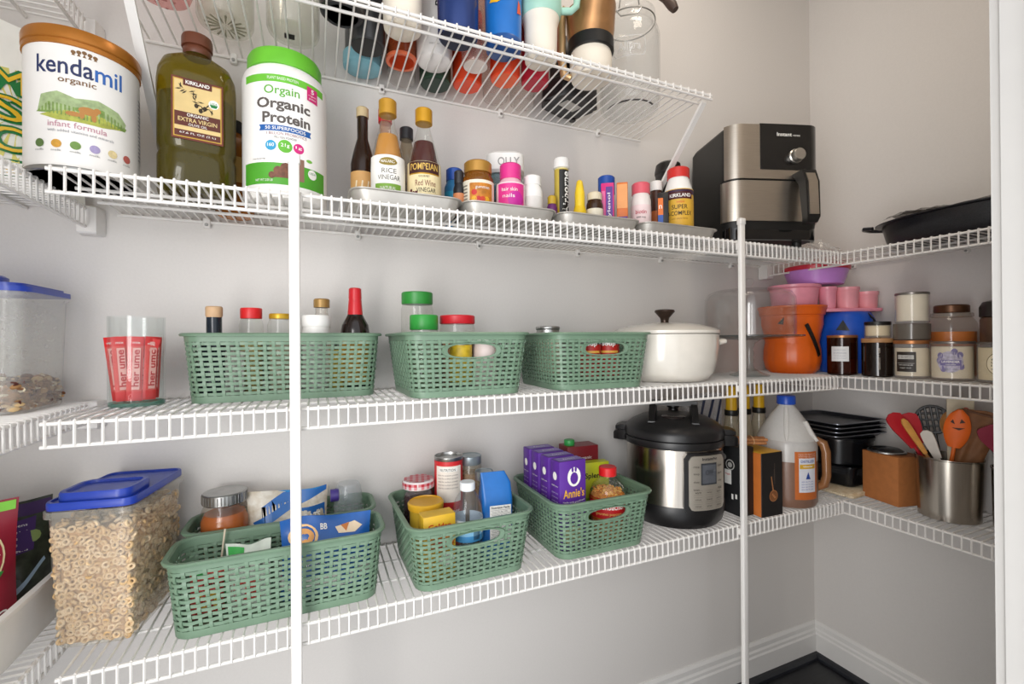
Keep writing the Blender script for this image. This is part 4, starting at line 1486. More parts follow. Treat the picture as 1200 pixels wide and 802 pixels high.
def stick(seed):
    m = MB()
    for z0, z1, c in ((0, .016, SRED), (.016, .092, SPNK), (.092, .108, SRED)):
        rr_ = []
        for z in (z0, (z0 + z1) / 2, z1):
            t = .0032 if .004 < z < .104 else .0008
            rr_.append([(-.0105, 0, z), (0, -t, z), (.0105, 0, z), (0, t, z)])
        m.loft(rr_, c)
    mp = plane((0, -.0037, .055), (1, 0, 0), (0, 0, 1))
    m.rect(mp, -.0045, -.036, .0060, .034, M('#ecb0a8', .4), 0, 1)
    m.text(lambda u, v, l: mp(-v, u, l), 'her ume', 0, 0, .062, .010, M('#c01e28', .4), 1, .02)
    m.text(mp, 'mix', 0, .043, .010, .004, PAPER, 1)
    return m


stick(1).build('sachet', stk)
labs = ['drink stick leaning left at the left wall of the vase', 'drink stick upright second from left in the vase', 'drink stick upright in the middle of the vase', 'drink stick leaning right across the vase front',
        'drink stick showing its red lettering at the vase right side', 'drink stick behind the middle of the vase', 'drink stick at the back left of the vase', 'drink stick at the back right of the vase']
for i, (dx, dy, rz, tx, ty) in enumerate(((-.022, -.006, -20, .04, -.10), (-.012, -.020, 5, .0, -.06), (.002, -.024, 12, .02, .03), (.000, -.014, 0, .03, .24), (.020, -.014, 30, .0, .05), (.008, .006, 20, -.02, -.08), (-.014, .014, -10, -.04, -.10), (.016, .016, 20, -.03, .06))):
    d = stk if i == 0 else dup(stk, (0, 0, 0), 0, '')
    d['label'] = labs[i]
    d.location = (-.283 + dx, -.118 + dy, S3 + .0098)
    d.rotation_euler = (tx, ty, R(rz) + .25)


def jar_in(name, label, x, y, r_, h, body, capm, ch, cr=None, z=None, cat='jar', lab=None, neck=None, group='jars and bottles in the green baskets', fill=None, capname='lid'):
    z = BF if z is None else z
    cr = cr or r_
    hb = h - ch
    pr = [(r_ * .92, 0), (r_, .004), (r_, hb - (neck or .012)), (cr * .93, hb), (cr * .93, hb + .003)]
    return vessel(name, label, cat, x, y, z, pr, body, cap=([(cr * .97, hb), (cr, hb + .002), (cr, h - .002), (cr * .95, h), (cr * .4, h)], capm), labels=([(r_, .02, hb - (neck or .012) - .006, 1.8, 0, lab, None)] if lab else []), group=group, fill=fill, capname=capname)


BKA = -.105
vessel('oil_bottle', 'dark bottle with a pale cork top at the left of the long basket', 'bottle', -.172, BKA, BF, [(.024, 0), (.026, .003), (.026, .085), (.016, .105), (.0125, .115), (.0125, .150)], M('#1c2630', .15), cap=([(.0118, .146), (.0138, .151), (.0138, .166), (.012, .168)], M('#d6b088', .6, noise=.1)), capname='cork')
jar_in('spice_jar', 'clear spice jar with a red lid in the long basket', -.112, BKA, .0205, .166, G('#eef0ea', .1), M('#cf1c20', .4), .020, .0185, fill=([(.018, .004), (.018, .115)], M('#d8c070', .8, noise=.15, nscale=300)))
jar_in('spice_jar', 'clear jar with a thin yellow metal lid in the long basket', -.063, BKA, .022, .156, G('#eef0ea', .12), M('#c9a02a', .35, .4), .010, .0195, fill=([(.019, .004), (.019, .11)], M('#d8cdb0', .8, noise=.1)))
jar_in('white_jar', 'white lidded jar right beside the shelf pole in the long basket', .002, -.118, .026, .153, M('#efece8', .4), WHITE, .022, .0265)
vessel('syrup_bottle', 'clear bottle with a golden brown cap behind the white lidded jar', 'bottle', .012, -.0735, BF, [(.0155, 0), (.0165, .003), (.0165, .13), (.0155, .150), (.012, .162), (.012, .172)], G('#ece8e0', .25, '#d8d0c4'), cap=(ridged(.0155, .172, .190), M('#a8844a', .4, .3)))
vessel('sauce_bottle', 'dark sauce bottle with a tall bright red plastic neck wrap', 'bottle', .075, -.108, BF, [(.026, 0), (.0285, .004), (.0285, .118), (.026, .135), (.018, .150), (.014, .158), (.0135, .165)], M('#1d120e', .12), cap=([(.0150, .152), (.0148, .158), (.0128, .185), (.0122, .188), (.0128, .190), (.0122, .209), (.010, .211)], M('#d0202a', .35)), capname='neck_wrap',
       labels=[(.0285, .02, .11, 1.6, 0, M('#e0a83a', .5), None)])
for i, (x, y, w, c, lab) in enumerate(((-.135, -.128, .030, '#d8d4cc', 'pale carton low inside the long basket on the left'), (.038, -.112, .030, '#e2c23a', 'yellow packet low inside the long basket'))):
    carton('packet', lab, 'packet', x, y + .0, BF, w, .020, .085, 0, M(c, .5), group='packets low in the long basket')
# second basket
jar_in('spice_jar', 'tall clear spice jar with a green lid, highest in the second basket', .204, -.100, .0345, .207, G('#eef0ea', .1), M('#2c8a35', .4), .026, .0335, fill=([(.031, .004), (.031, .12)], M('#8a7a58', .9, noise=.3, nscale=200)))
jar_in('spice_jar', 'shorter spice jar with a green lid in front of the tall one', .203, -.171, .030, .154, G('#e4e8de', .2), M('#2f9a3c', .4), .030, .0285, fill=([(.027, .004), (.027, .10)], M('#6a8a4a', .9, noise=.3, nscale=200)))
jar_in('spice_jar', 'wide clear spice jar with a flat red lid in the second basket', .278, -.155, .037, .155, G('#eef0ea', .12), M('#d21e2c', .4), .018, .0372, fill=([(.033, .004), (.033, .10)], M('#c98a50', .9, noise=.3, nscale=200)))
jar_in('food_can', 'yellow labelled can behind the handle hole of the second basket', .266, -.219, .0215, .115, TIN, TIN, .004, lab=M('#e2c02a', .5, noise=.2, nscale=60), cat='can')
jar_in('white_jar', 'pinkish white jar behind the handle hole of the second basket', .318, -.215, .0245, .112, M('#e8d8d4', .5), WHITE, .016)
# third basket
jar_in('food_can', 'tall jar with a silver lid peeping above the third basket', .521, -.105, .0295, .135, TIN, TIN, .008, lab=M('#c9bfa8', .5), cat='can')
for x, lab in ((.572, 'red labelled can behind the left half of the third basket handle hole'), (.622, 'red labelled can behind the right half of the third basket handle hole')):
    o = jar_in('food_can', lab, x, -.214, .0235, .113, TIN, TIN, .004, lab=M('#c4261e', .45, noise=.15, nscale=50), cat='can')
    m = MB()
    mp = cyl(.0237)
    m.rect(mp, -.022, .072, .022, .077, M('#e8b04a', .5), 2)
    m.text(mp, 'soup', 0, .09, .03, .010, PAPER, 3, .02)
    P(m, 'lettering', o, sharp=60)

# cream cooking pot
ENA = M('#e9e3d8', .18, noise=.015, coat=.3)
o = thing('dutch_oven', 'cream enamelled cooking pot with lid and bronze knob', 'cooking pot', (.852, -.140, S3), face(.84, -.14))
P(MB().lathe([(.06, .002), (.092, 0), (.104, .004), (.118, .022), (.128, .055), (.132, .09), (.1325, .119), (.130, .121)], ENA, 56), 'pot', o)
P(MB().lathe([(.1335, .1215), (.1345, .124), (.134, .129), (.122, .135), (.09, .1445), (.05, .150), (.02, .151)], ENA, 56), 'lid', o)
P(MB().lathe([(.132, .1205), (.1345, .1212), (.132, .1222)], M('#6b6660', .5), 56), 'lid_seam', o)
P(MB().lathe([(.011, .150), (.010, .156), (.012, .164), (.022, .176), (.026, .180), (.0245, .185), (.012, .187)], M('#4a3c34', .3, .7, noise=.08), 28), 'knob', o)
for s in (-1, 1):
    m = MB().tube([(s * .128, -.035, .098), (s * .144, -.032, .101), (s * .149, -.012, .102), (s * .149, .012, .102), (s * .144, .032, .101), (s * .128, .035, .098)], .0075, ENA, 10)
    h_ = P(m, 'side_handle', o)
    h_.rotation_euler = (0, 0, R(21))

# glass cake stand with dome
CG = G('#f8fafa', .04, '#eef2f0')
o = thing('cake_stand', 'clear glass footed cake stand under a glass dome', 'cake stand', (1.150, -.152, S3), face(1.15, -.152))
P(MB().lathe([(.020, 0), (.052, .001), (.053, .004), (.03, .012), (.014, .022), (.010, .035), (.013, .045), (.010, .055), (.013, .066), (.010, .078), (.016, .094), (.03, .104)], G('#dfeae8', .12, '#d6dedc'), 40), 'foot', o)
P(MB().lathe([(.03, .104), (.132, .112), (.138, .114), (.138, .118), (.134, .118), (.03, .111)], G('#c9d0d0', .30, '#7a8080', hr=.15), 48), 'plate', o)
P(MB().lathe([(.118, .119), (.1185, .20), (.117, .222), (.108, .238), (.09, .246), (.05, .2505), (.008, .2515)], CG, 48, cap0=False), 'dome', o)
P(MB().lathe([(.114, .119), (.1145, .20), (.113, .220), (.104, .234), (.088, .242)], G('#f2f5f4', .03), 48, cap0=False, cap1=False), 'dome_inner_wall', o)
P(MB().lathe([(.008, .251), (.006, .258), (.013, .266), (.015, .274), (.010, .281), (.004, .282)], CG, 24), 'dome_knob', o)

# orange pumpkin bucket
ORB = M('#ef6a1c', .35, noise=.03)
o = thing('pumpkin_bucket', 'orange plastic trick-or-treat bucket with a black triangle eye', 'bucket', (1.392, -.108, S3), face(1.39, -.1))
m = MB()
prof = [(.04, .004), (.062, 0), (.074, .012), (.080, .04), (.079, .072), (.074, .098), (.073, .104), (.079, .125), (.085, .15), (.0855, .178), (.090, .181), (.093, .2), (.0955, .203), (.0955, .208), (.092, .208), (.088, .19), (.078, .12), (.07, .06)]
rings = []
for r_, z in prof:
    rings.append([(r_ * (1 - .035 * (abs(math.sin(4 * a)) < .22) * (z < .1)) * math.cos(a), r_ * (1 - .035 * (abs(math.sin(4 * a)) < .22) * (z < .1)) * math.sin(a), z) for a in [2 * PI * j / 64 for j in range(64)]])
m.loft(rings, ORB)
P(m, 'bucket', o)
m = MB()
mp = cyl(.0865)
m.poly(mp, [(-.038, .153), (-.022, .150), (-.019, .174)], M('#3a2a16', .5), 2)
P(m, 'eye', o)
m = MB()
rr_ = []
for i in range(17):
    t = i / 16
    a = -PI / 2 + .42 + .55 * t
    rad = .0900 - .006 * t
    z = .150 - .095 * t
    rr_.append([((rad + q) * math.cos(a + da), (rad + q) * math.sin(a + da), z + dz) for q, da, dz in ((0, -.05, -.003), (.003, -.05, -.003), (.003, .05, .003), (0, .05, .003))])
m.loft(rr_, BLACK)
P(m, 'strap_handle', o, 'black strap handle hanging down the bucket side')

# blue pail, eye up, behind the candles
BLP = M('#1f57c4', .35, noise=.03)
o = thing('blue_bucket', 'blue plastic bucket with a black triangle eye behind the amber candle', 'bucket', (1.544, -.182, S3), face(1.558, -.18))
m = MB()
BPR = [(.05, 0), (.072, .001), (.079, .012), (.083, .05), (.0825, .10), (.079, .14), (.070, .172), (.062, .186), (.056, .189), (.02, .1892)]
P(m.lathe(BPR, BLP, 48), 'bucket', o)
m = MB()
mp = cyl(along(BPR))
m.poly(mp, [(-.026, .132), (.008, .130), (-.008, .163)], BLACK, 4)
P(m, 'eye', o)
P(MB().tube([(.05, -.03, .185), (.066, -.045, .165), (.078, -.055, .12), (.082, -.05, .08)], .003, BLACK, 8), 'cord_handle', o)

# stacked pink and purple party tubs
PK = M('#f09aac', .3, noise=.03)
PK2 = M('#f2a4ac', .3, noise=.03)
o = thing('pink_tray', 'flat pink tray lying across the blue bucket', 'tray', (1.541, -.186, S3 + .1895), R(-28))
P(MB().rbox(.175, .078, 0, .010, .016, PK, .002, n=6), 'tray', o)


def tub(name, label, x, y, z, r_, h, m_, n=32):
    o = thing(name, label, 'tub', (x, y, z), face(x, y), 'pink plastic tubs stacked above the buckets')
    P(MB().lathe([(r_ * .84, 0), (r_ * .88, .003), (r_ * .95, h - .012), (r_, h - .010), (r_ * 1.03, h - .008), (r_ * 1.03, h), (r_ * .96, h), (r_ * .82, .01)], m_, n), 'tub', o)
    return o


tub('plastic_tub', 'large pink tub sitting inside the orange bucket rim', 1.404, -.108, S3 + .2085, .072, .066, PK)
tub('plastic_tub', 'middle one of the small pink tubs on the flat pink tray', 1.535, -.190, S3 + .200, .0325, .066, PK2)
tub('plastic_tub', 'rightmost small pink tub on the flat pink tray', 1.5945, -.213, S3 + .200, .0300, .052, PK2)
tub('plastic_tub', 'leftmost small pink tub on the flat pink tray', 1.481, -.164, S3 + .200, .0250, .068, PK)
o = thing('purple_bowl', 'lilac plastic bowl with a red lid, topmost of the party stack', 'bowl', (1.478, -.130, S3 + .2755), face(1.48, -.12))
P(MB().lathe([(.066, 0), (.074, .002), (.088, .046)], M('#c98ad8', .3, noise=.03), 40), 'bowl', o)
P(MB().lathe([(.088, .046), (.092, .047), (.093, .056), (.090, .060), (.03, .061)], M('#c9213a', .35), 40), 'lid', o)

# candles on the right-hand shelf
WAX = M('#eadfc8', .5, noise=.03)
COPL = M('#b87b4c', .35, .6, noise=.08)
GC = 'scented candles on the right-hand shelf'


def candle(label, x, y, z, r_, h, glassm, wax, wh, lidm=None, lh=.006, lab=None, lr=None, group=GC, wick=True):
    o = thing('candle', label, 'candle', (x, y, z), face(x, y), group)
    hb = h - (lh if lidm else 0)
    P(MB().lathe([(r_ * .9, 0), (r_, .003), (r_, hb)], glassm, 36, cap1=False), 'glass', o)
    if wax:
        P(MB().lathe([(r_ - .0035, .007), (r_ - .0030, .009), (r_ - .0030, wh), (r_ * .5, wh)], wax, 36), 'wax', o)
    if lidm:
        lr = lr or r_ * 1.01
        P(MB().lathe([(lr * .97, hb), (lr, hb + .001), (lr, h - .001), (lr * .97, h), (lr * .3, h)], lidm, 36), 'lid', o)
    elif wick:
        P(MB().tube([(0, 0, wh - .001), (.001, 0, wh + .012)], .0009, INK, 5), 'wick', o)
    if lab:
        m = MB()
        lab(m, cyl(r_))
        P(m, 'label', o, sharp=60)
    return o


GRY = M('#6d7c94', .5)


def lab_blue(m, mp):
    m.rect(mp, -.027, .040, .016, .083, M('#e6e6e6', .5), 1)
    for v, w, h in ((.073, .028, .003), (.064, .032, .004), (.056, .026, .0025), (.049, .030, .0025)):
        m.text(mp, 'sea salt and plum', -.0055, v, w, h, GRY, 2)


def lab_black(m, mp):
    m.rect(mp, -.034, .018, .008, .070, M('#2a221c', .5), 1)
    for v in (.059, .0535):
        m.text(mp, 'CEDARWOOD', -.013, v, .034, .005, PAPER, 2, .03)
    m.rect(mp, -.031, .040, .005, .0405, PAPER, 2)
    m.text(mp, 'with essential oils', -.013, .036, .03, .003, PAPER, 2)
    m.text(mp, 'single wick', -.013, .028, .024, .003, PAPER, 2)


def lab_lav(m, mp):
    m.disc(mp, -.004, .047, .024, M('#c9c2d6', .6, noise=.2, nscale=150), 1, 18, .026)
    for u, v in ((-.022, .062), (-.024, .05), (.014, .064), (.016, .036), (-.016, .03), (.004, .072)):
        m.disc(mp, u, v, .006, M('#8f86b4', .6, noise=.2), 1, 10, .008)
    m.rect(mp, -.022, .038, .016, .052, M('#7d74a4', .5), 2)
    m.text(mp, 'LAVENDER', -.003, .0475, .032, .0055, PAPER, 3, .02)
    m.text(mp, 'vanilla', -.003, .041, .018, .003, PAPER, 3)
    m.text(mp, '14.5 oz', -.003, .030, .02, .003, GRY, 3)


def lab_cream(m, mp):
    m.disc(mp, .002, .045, .026, M('#7a6a4e', .5), 1, 24, .028)
    m.disc(mp, .002, .045, .0245, M('#efe3c4', .5), 2, 24, .0265)
    for i, v in enumerate((.055, .048, .041, .034)):
        m.text(mp, ('fresh', 'balsam', 'linen', 'candle')[i], -.003, v, .024, .0045, INK, 3)


AMB = G('#7a3a12', .32, '#4a1e08', hr=.15)
candle('amber glass candle with a white label at the left of the candle row', 1.432, -.236, S3, .0375, .116, AMB, M('#c2582a', .5), .045, COPL, .008, lab_blue)
o = candle('dark brown glass candle with a wooden lid, second in the candle row', 1.446, -.322, S3, .0370, .106, G('#2e1a10', .75, '#1e100a', hr=.12), M('#3a2418', .5), .08, M('#b98a5c', .5, noise=.12), .012)
m = MB()
mp = cyl(.037)
m.text(lambda u, v, l: mp(.002 - v, .05 + u, l), 'tobacco + oak', 0, 0, .06, .006, M('#b9aea0', .5), 1)
P(m, 'lettering', o, sharp=60)
candle('small cream candle with a black lid on top of the dark brown one', 1.446, -.322, S3 + .1063, .0300, .046, G('#efe8d8', .3, '#e6d8b8'), WAX, .034, BLACK, .010)
candle('cream candle with a black paper label and copper lid', 1.452, -.399, S3, .0385, .100, G('#f0ebe0', .12), WAX, .080, COPL, .010, lab_black)
candle('grey frosted candle stacked on the black labelled one', 1.452, -.399, S3 + .1003, .0385, .043, G('#9a9288', .6, '#8a8278', hr=.3), M('#a89e90', .5), .030, None, wick=False)
candle('tall white candle with a steel rim, topmost of its stack', 1.453, -.400, S3 + .1436, .0355, .082, G('#f2eee6', .15), M('#efe6d2', .5, noise=.02), .076, M('#8a8580', .3, .8), .006)
candle('cream candle with a lavender label and a thin steel lid', 1.456, -.481, S3, .0415, .097, G('#f0ebe0', .12), WAX, .084, M('#8f8a84', .3, .8), .006, lab_lav)
candle('cream candle with an oval parchment label at the door jamb', 1.463, -.5665, S3, .0400, .095, G('#f0ebe0', .15), M('#e6d6ae', .5), .082, M('#8f8a84', .3, .8), .005, lab_cream)
o = thing('candle', 'large jar candle of orange wax with a domed glass shoulder and bronze lid', 'candle', (1.560, -.436, S3), face(1.56, -.436), GC)
P(MB().lathe([(.046, 0), (.051, .004), (.0515, .13), (.049, .146), (.040, .160), (.037, .164), (.037, .172)], G('#f4ece0', .1), 40, cap1=False), 'glass', o)
P(MB().lathe([(.046, .007), (.048, .010), (.048, .122), (.02, .122)], M('#e8862a', .45, noise=.03), 40), 'wax', o)
P(MB().lathe([(.040, .160), (.043, .162), (.043, .170), (.040, .172)], G('#e8e4dc', .25, '#c9c2b4'), 40), 'collar', o)
P(MB().lathe([(.034, .172), (.036, .174), (.036, .190), (.033, .193), (.02, .194)], M('#6b4a34', .35, .6, noise=.08), 36), 'lid', o)
o = thing('candle', 'brown bronze jar candle with a dark domed lid behind the door jamb', 'candle', (1.560, -.538, S3), face(1.56, -.538), GC)
P(MB().lathe([(.040, 0), (.043, .004), (.043, .150), (.040, .156)], M('#7d6350', .35, .4, noise=.12), 36), 'jar', o)
P(MB().lathe([(.041, .156), (.044, .158), (.044, .182), (.038, .194), (.02, .200)], M('#2c2826', .35), 36), 'lid', o)

# ------------------------------------------------------------------ lowest shelf
S4 = Z4 + WT
BG = S4 + .0055
# white bin with snack bags on the left-hand shelf
o = thing('storage_bin', 'white open plastic bin of snack bags on the lowest left-hand shelf', 'bin', (-.508, -.225, S4), 0)
m = MB()
BW, BL = .224, .385
m.loft([[(x, y, z) for x, y in rrect(BW * k, BL * (1 - (1 - k) * .6), .022, 5)] for z, k in ((0, .88), (.003, .89), (.078, .97), (.080, 1.0), (.090, 1.0), (.090, .965), (.078, .945), (.006, .86))], WHITE)
P(m, 'bin', o)


def rim_(m, w, d, z, t):
    m.loft([[(x, y, zz) for x, y in rrect(ww, dd, .024, 5)] for zz, ww, dd in ((z, w, d), (z, w + t, d + t), (z + .004, w + t, d + t), (z + .004, w - .008, d - .008), (z, w, d))], WHITE, False, False)


m = MB()
rim_(m, BW, BL, .088, .010)
P(m, 'rim', o)
BUR = M('#8c1a2e', .4, noise=.06, nscale=30)
o = thing('snack_bag', 'burgundy snack bag with a round cream lettered emblem in the white bin', 'snack bag', (-.493, -.172, S4 + .0075), R(32))
m = MB()
fn = pouch(m, .150, .215, .050, BUR, M('#6a1626', .4), seed=11)
P(m, 'bag', o)
m = MB()
mp = bagmap(fn, .150, .215)
m.disc(mp, .01, .135, .052, M('#e8d8a8', .5), 1, 28)
m.disc(mp, .01, .135, .0495, M('#9c2036', .5), 2, 28)
m.disc(mp, .01, .135, .036, M('#e8d8a8', .5), 3, 28)
m.disc(mp, .01, .135, .0345, M('#7c1424', .5), 4, 28)
for i, ch in enumerate('POMEGRANATE'):
    a = R(-160 + 28 * i)
    m.text(mp, ch, .01 + .0428 * math.sin(a), .135 + .0428 * math.cos(a), .007, .008, M('#f0e6c8', .5), 4, .02)
m.poly(mp, [(.02, .092), (.05, .098), (.06, .112), (.046, .116), (.028, .108)], M('#2f8a3a', .5), 6)
m.text(mp, 'ORGANIC', .02, .045, .085, .018, PAPER, 3, .01)
m.rect(mp, -.072, .198, .072, .212, M('#7cc63a', .5), 1, 8)
P(m, 'printing', o, sharp=60)
o = thing('snack_bag', 'dark purple and green salad snack bag leaning in the back of the white bin', 'snack bag', (-.470, -.088, S4 + .0075), R(32))
DKG = M('#3d4638', .35, noise=.3, nscale=60, col2='#22261f')
m = MB()
fn = pouch(m, .120, .200, .040, DKG, seed=15, seal=.016)
P(m, 'bag', o)
m = MB()
mp = bagmap(fn, .120, .200)
m.rect(mp, -.058, .175, .058, .196, M('#3e2258', .5), 1, 8)
m.poly(mp, [(-.03, .11), (.036, .118), (.040, .172), (-.026, .165)], M('#432468', .5), 2)
for i in range(5):
    m.text(mp, 'power greens', .004, .160 - .010 * i, .05, .0045, PAPER, 3)
m.poly(mp, [(-.04, .03), (.0, .05), (.05, .10), (.052, .094), (.004, .043), (-.04, .022)], M('#a8c4d8', .4), 2)
m.disc(mp, .036, .14, .010, M('#8aa05a', .6), 2, 10)
m.disc(mp, .0, .07, .02, M('#5a6a6a', .5, noise=.3), 1, 12, .012)
P(m, 'printing', o, sharp=60)
vessel('glass_jar', 'small clear jar with a dull metal lid behind the burgundy bag', 'jar', -.566, -.085, S4 + .0075, [(.028, 0), (.031, .003), (.031, .14), (.026, .155), (.026, .165)], G('#e8ebe8', .2, '#c9cdc8'), cap=([(.027, .165), (.0285, .167), (.0285, .182), (.02, .184)], TIN), capname='lid')

# cereal container
CER = G('#f6f4ee', .24, '#f0ece0', rough=.12, hr=.3)
o = thing('cereal_container', 'tall clear plastic container full of cereal rings with a blue lid', 'food container', (-.306, -.116, S4), R(-9))
CW, CD, CH = .104, .158, .213


def cring(k0, z, rr_=.016):
    return [(x, y, z) for x, y in rrect(CW * k0, CD * k0, rr_, 5)]


m = MB()
m.loft([cring(.95, 0), cring(.975, .003), cring(1.0, .02), cring(1.10, CH - .012), cring(1.17, CH - .010), cring(1.17, CH), cring(1.12, CH)], CER, cap1=False)
P(m, 'tub', o)
m = MB()
m.loft([cring(1.13, CH + .001), cring(1.135, CH + .004), cring(1.135, CH + .011), cring(1.12, CH + .013), cring(1.08, CH + .013)], BLUEL, True, False)
m.loft([cring(1.08, CH + .013), cring(1.06, CH + .010)], BLUEL, False, True)
P(m, 'lid', o)
m = MB()
m.loft([[(x * k, y * k - .042, z) for x, y in rrect(.098, .078, .018, 5)] for z, k in ((CH + .010, 1), (CH + .022, 1.0), (CH + .025, .97), (CH + .025, .86), (CH + .021, .83))], BLUEL)
P(m, 'pour_flap', o)
core = MB()
core.loft([[(x, y, z) for x, y in rrect(w, d, .01, 4)] for z, w, d in ((.004, CW * .86, CD * .90), (.180, CW * .95, CD * .97))], M('#c79d6c', .85, noise=.2, nscale=140, bump=.3))
CRM = [M(c, .75, noise=.08, nscale=150) for c in ('#e6c79c', '#dfbd8e', '#ebd0aa', '#d9b482')]


def torus(R_, r_, n=10, k=6):
    m = MB()
    rg = []
    for i in range(n):
        a = 2 * PI * i / n
        rg.append([((R_ + r_ * math.cos(2 * PI * j / k)) * math.cos(a), (R_ + r_ * math.cos(2 * PI * j / k)) * math.sin(a), r_ * 1.15 * math.sin(2 * PI * j / k)) for j in range(k)])
    rg.append(rg[0])
    return m.loft(rg, CRM[0], False, False)


T0 = torus(.0040, .0020)
r = random.Random(33)


def ring_at(x, y, z, normal, tilt):
    mt = Matrix.Translation((x, y, z)) @ Vector((0, 0, 1)).rotation_difference(Vector(normal)).to_matrix().to_4x4() @ Matrix.Rotation(r.uniform(0, 6.28), 4, 'Z') @ Matrix.Rotation(tilt, 4, 'X')
    core.add([mt @ Vector(v) for v in T0.v], T0.f, CRM[r.randrange(4)])


for lay in (0, 1):
    for s, axis_ in ((-1, 'y'), (1, 'x'), (-1, 'x')):
        L_ = CW if axis_ == 'y' else CD
        nu = int(L_ / .0115)
        for iz in range(16):
            z = .009 + iz * .0115
            k = 1.0 + .10 * z / CH
            for iu in range(nu + 1):
                if lay and r.random() > .5:
                    continue
                u = (-L_ / 2 + .009 + (L_ - .018) * iu / nu) * k + r.uniform(-.003, .003) + (.005 if lay else 0)
                zz = z + r.uniform(-.003, .003) + (.005 if lay else 0)
                dpt = (.0035 if lay else .0075) + r.uniform(-.001, .001)
                tl = r.gauss(0, .35) if r.random() < .8 else r.uniform(-1.4, 1.4)
                if axis_ == 'y':
                    ring_at(u, -CD / 2 * k + dpt, zz, (0, -1, 0), tl)
                else:
                    ring_at(s * (CW / 2 * k - dpt), u, zz, (s, 0, 0), tl)
for i in range(170):
    ring_at(r.uniform(-.046, .046), r.uniform(-.072, .072), .182 + r.uniform(0, .008), (0, 0, 1), r.gauss(0, .5))
g_ = P(core, 'cereal_rings', o)
g_['kind'] = 'stuff'

# --- back long basket
o = vessel('glass_jar', 'round jar of amber sauce with a ribbed silver lid in the back basket', 'jar', -.163, -.064, BG, [(.034, 0), (.040, .004), (.0415, .02), (.0415, .125), (.038, .142), (.034, .150), (.034, .156)], G('#f4e8d8', .06),
           cap=([(.0355, .152), (.0375, .154), (.0375, .172), (.036, .1735), (.0350, .1728), (.018, .1728), (.016, .1735)], TIN), capname='lid', fill=([(.037, .004), (.0395, .02), (.0395, .122), (.034, .134)], M('#b5601a', .12, noise=.1, nscale=30)), n=40)
m = MB()
for i in range(40):
    a = 2 * PI * i / 40
    m.tube([(.0376 * math.cos(a), .0376 * math.sin(a), .155), (.0376 * math.cos(a), .0376 * math.sin(a), .171)], .0008, TIN, 4)
P(m, 'lid_ribs', o)
WB = M('#d8d2c6', .35, noise=.15, nscale=60, col2='#b9ab94')
BB = M('#2767b0', .35, noise=.05)
BB2 = M('#1f86c9', .35)
o = thing('snack_bag', 'white and blue striped snack bag in the back basket', 'snack bag', (-.052, -.062, BG), R(4))
m = MB()
fn = pouch(m, .150, .160, .060, WB, seed=18, lean=.006)
P(m, 'bag', o)
m = MB()
mp = bagmap(fn, .150, .160)
m.poly(mp, [(-.06, .088), (.01, .128), (.072, .150), (.072, .168), (-.01, .156), (-.05, .13), (.0, .138), (-.03, .122), (-.066, .103)], BB, 1)
m.poly(mp, [(-.02, .160), (.05, .168), (.068, .160), (.02, .152)], BB2, 2)
m.rect(mp, .020, .05, .07, .125, BB, 1, 6)
m.text(mp, 'OATS', .044, .105, .035, .014, PAPER, 2, .02)
m.disc(mp, .052, .075, .016, M('#d8a860', .5), 2, 16)
P(m, 'printing', o, sharp=60)
o = thing('plastic_bottle', 'crinkled clear plastic bottle at the right end of the back basket', 'bottle', (.062, -.062, BG), 0)
m = MB().lathe([(.024, 0), (.028, .004), (.029, .03), (.0275, .04), (.029, .055), (.0275, .068), (.029, .082), (.029, .12), (.026, .150), (.022, .160)], G('#eef2f4', .2, '#dfe4ea', rough=.06), 24)
P(m, 'bottle', o)
P(MB().lathe([(.010, 0), (.013, .001), (.013, .016), (.009, .018)], M('#4a3a8a', .4), 16, c=(-.036, -.01, .140), axis='x'), 'cap', o)
P(MB().lathe([(.020, .0), (.014, .012), (.010, .018)], G('#eef2f4', .2, '#dfe4ea'), 16, c=(-.020, -.01, .140), axis='x'), 'neck', o).rotation_euler = (0, 0, 0)

# --- front long basket
o = thing('snack_bag', 'blue snack bag with a peach fruit picture in the front basket', 'snack bag', (.018, -.184, BG), R(2))
m = MB()
fn = pouch(m, .158, .136, .060, M('#1f5fae', .3, noise=.08), M('#1a4f98', .3), seed=23, lean=.012)
P(m, 'bag', o)
m = MB()
mp = bagmap(fn, .158, .136)
m.disc(mp, -.042, .105, .026, M('#f2c68a', .5), 1, 20, .018)
m.disc(mp, -.042, .105, .019, M('#e8a458', .5, noise=.2), 2, 18, .012)
m.poly(mp, [(.014, .116), (.05, .122), (.064, .113), (.05, .104), (.02, .106)], M('#f0d8b8', .5), 2)
m.poly(mp, [(.024, .118), (.040, .121), (.034, .108)], M('#c9783a', .5), 3)
m.text(mp, 'BB', -.006, .118, .012, .009, PAPER, 3, .02)
m.text(mp, 'sea salt popped chips', .01, .06, .10, .012, PAPER, 2)
m.rect(mp, -.08, .02, .08, .042, PAPER, 1, 8)
P(m, 'printing', o, sharp=60)
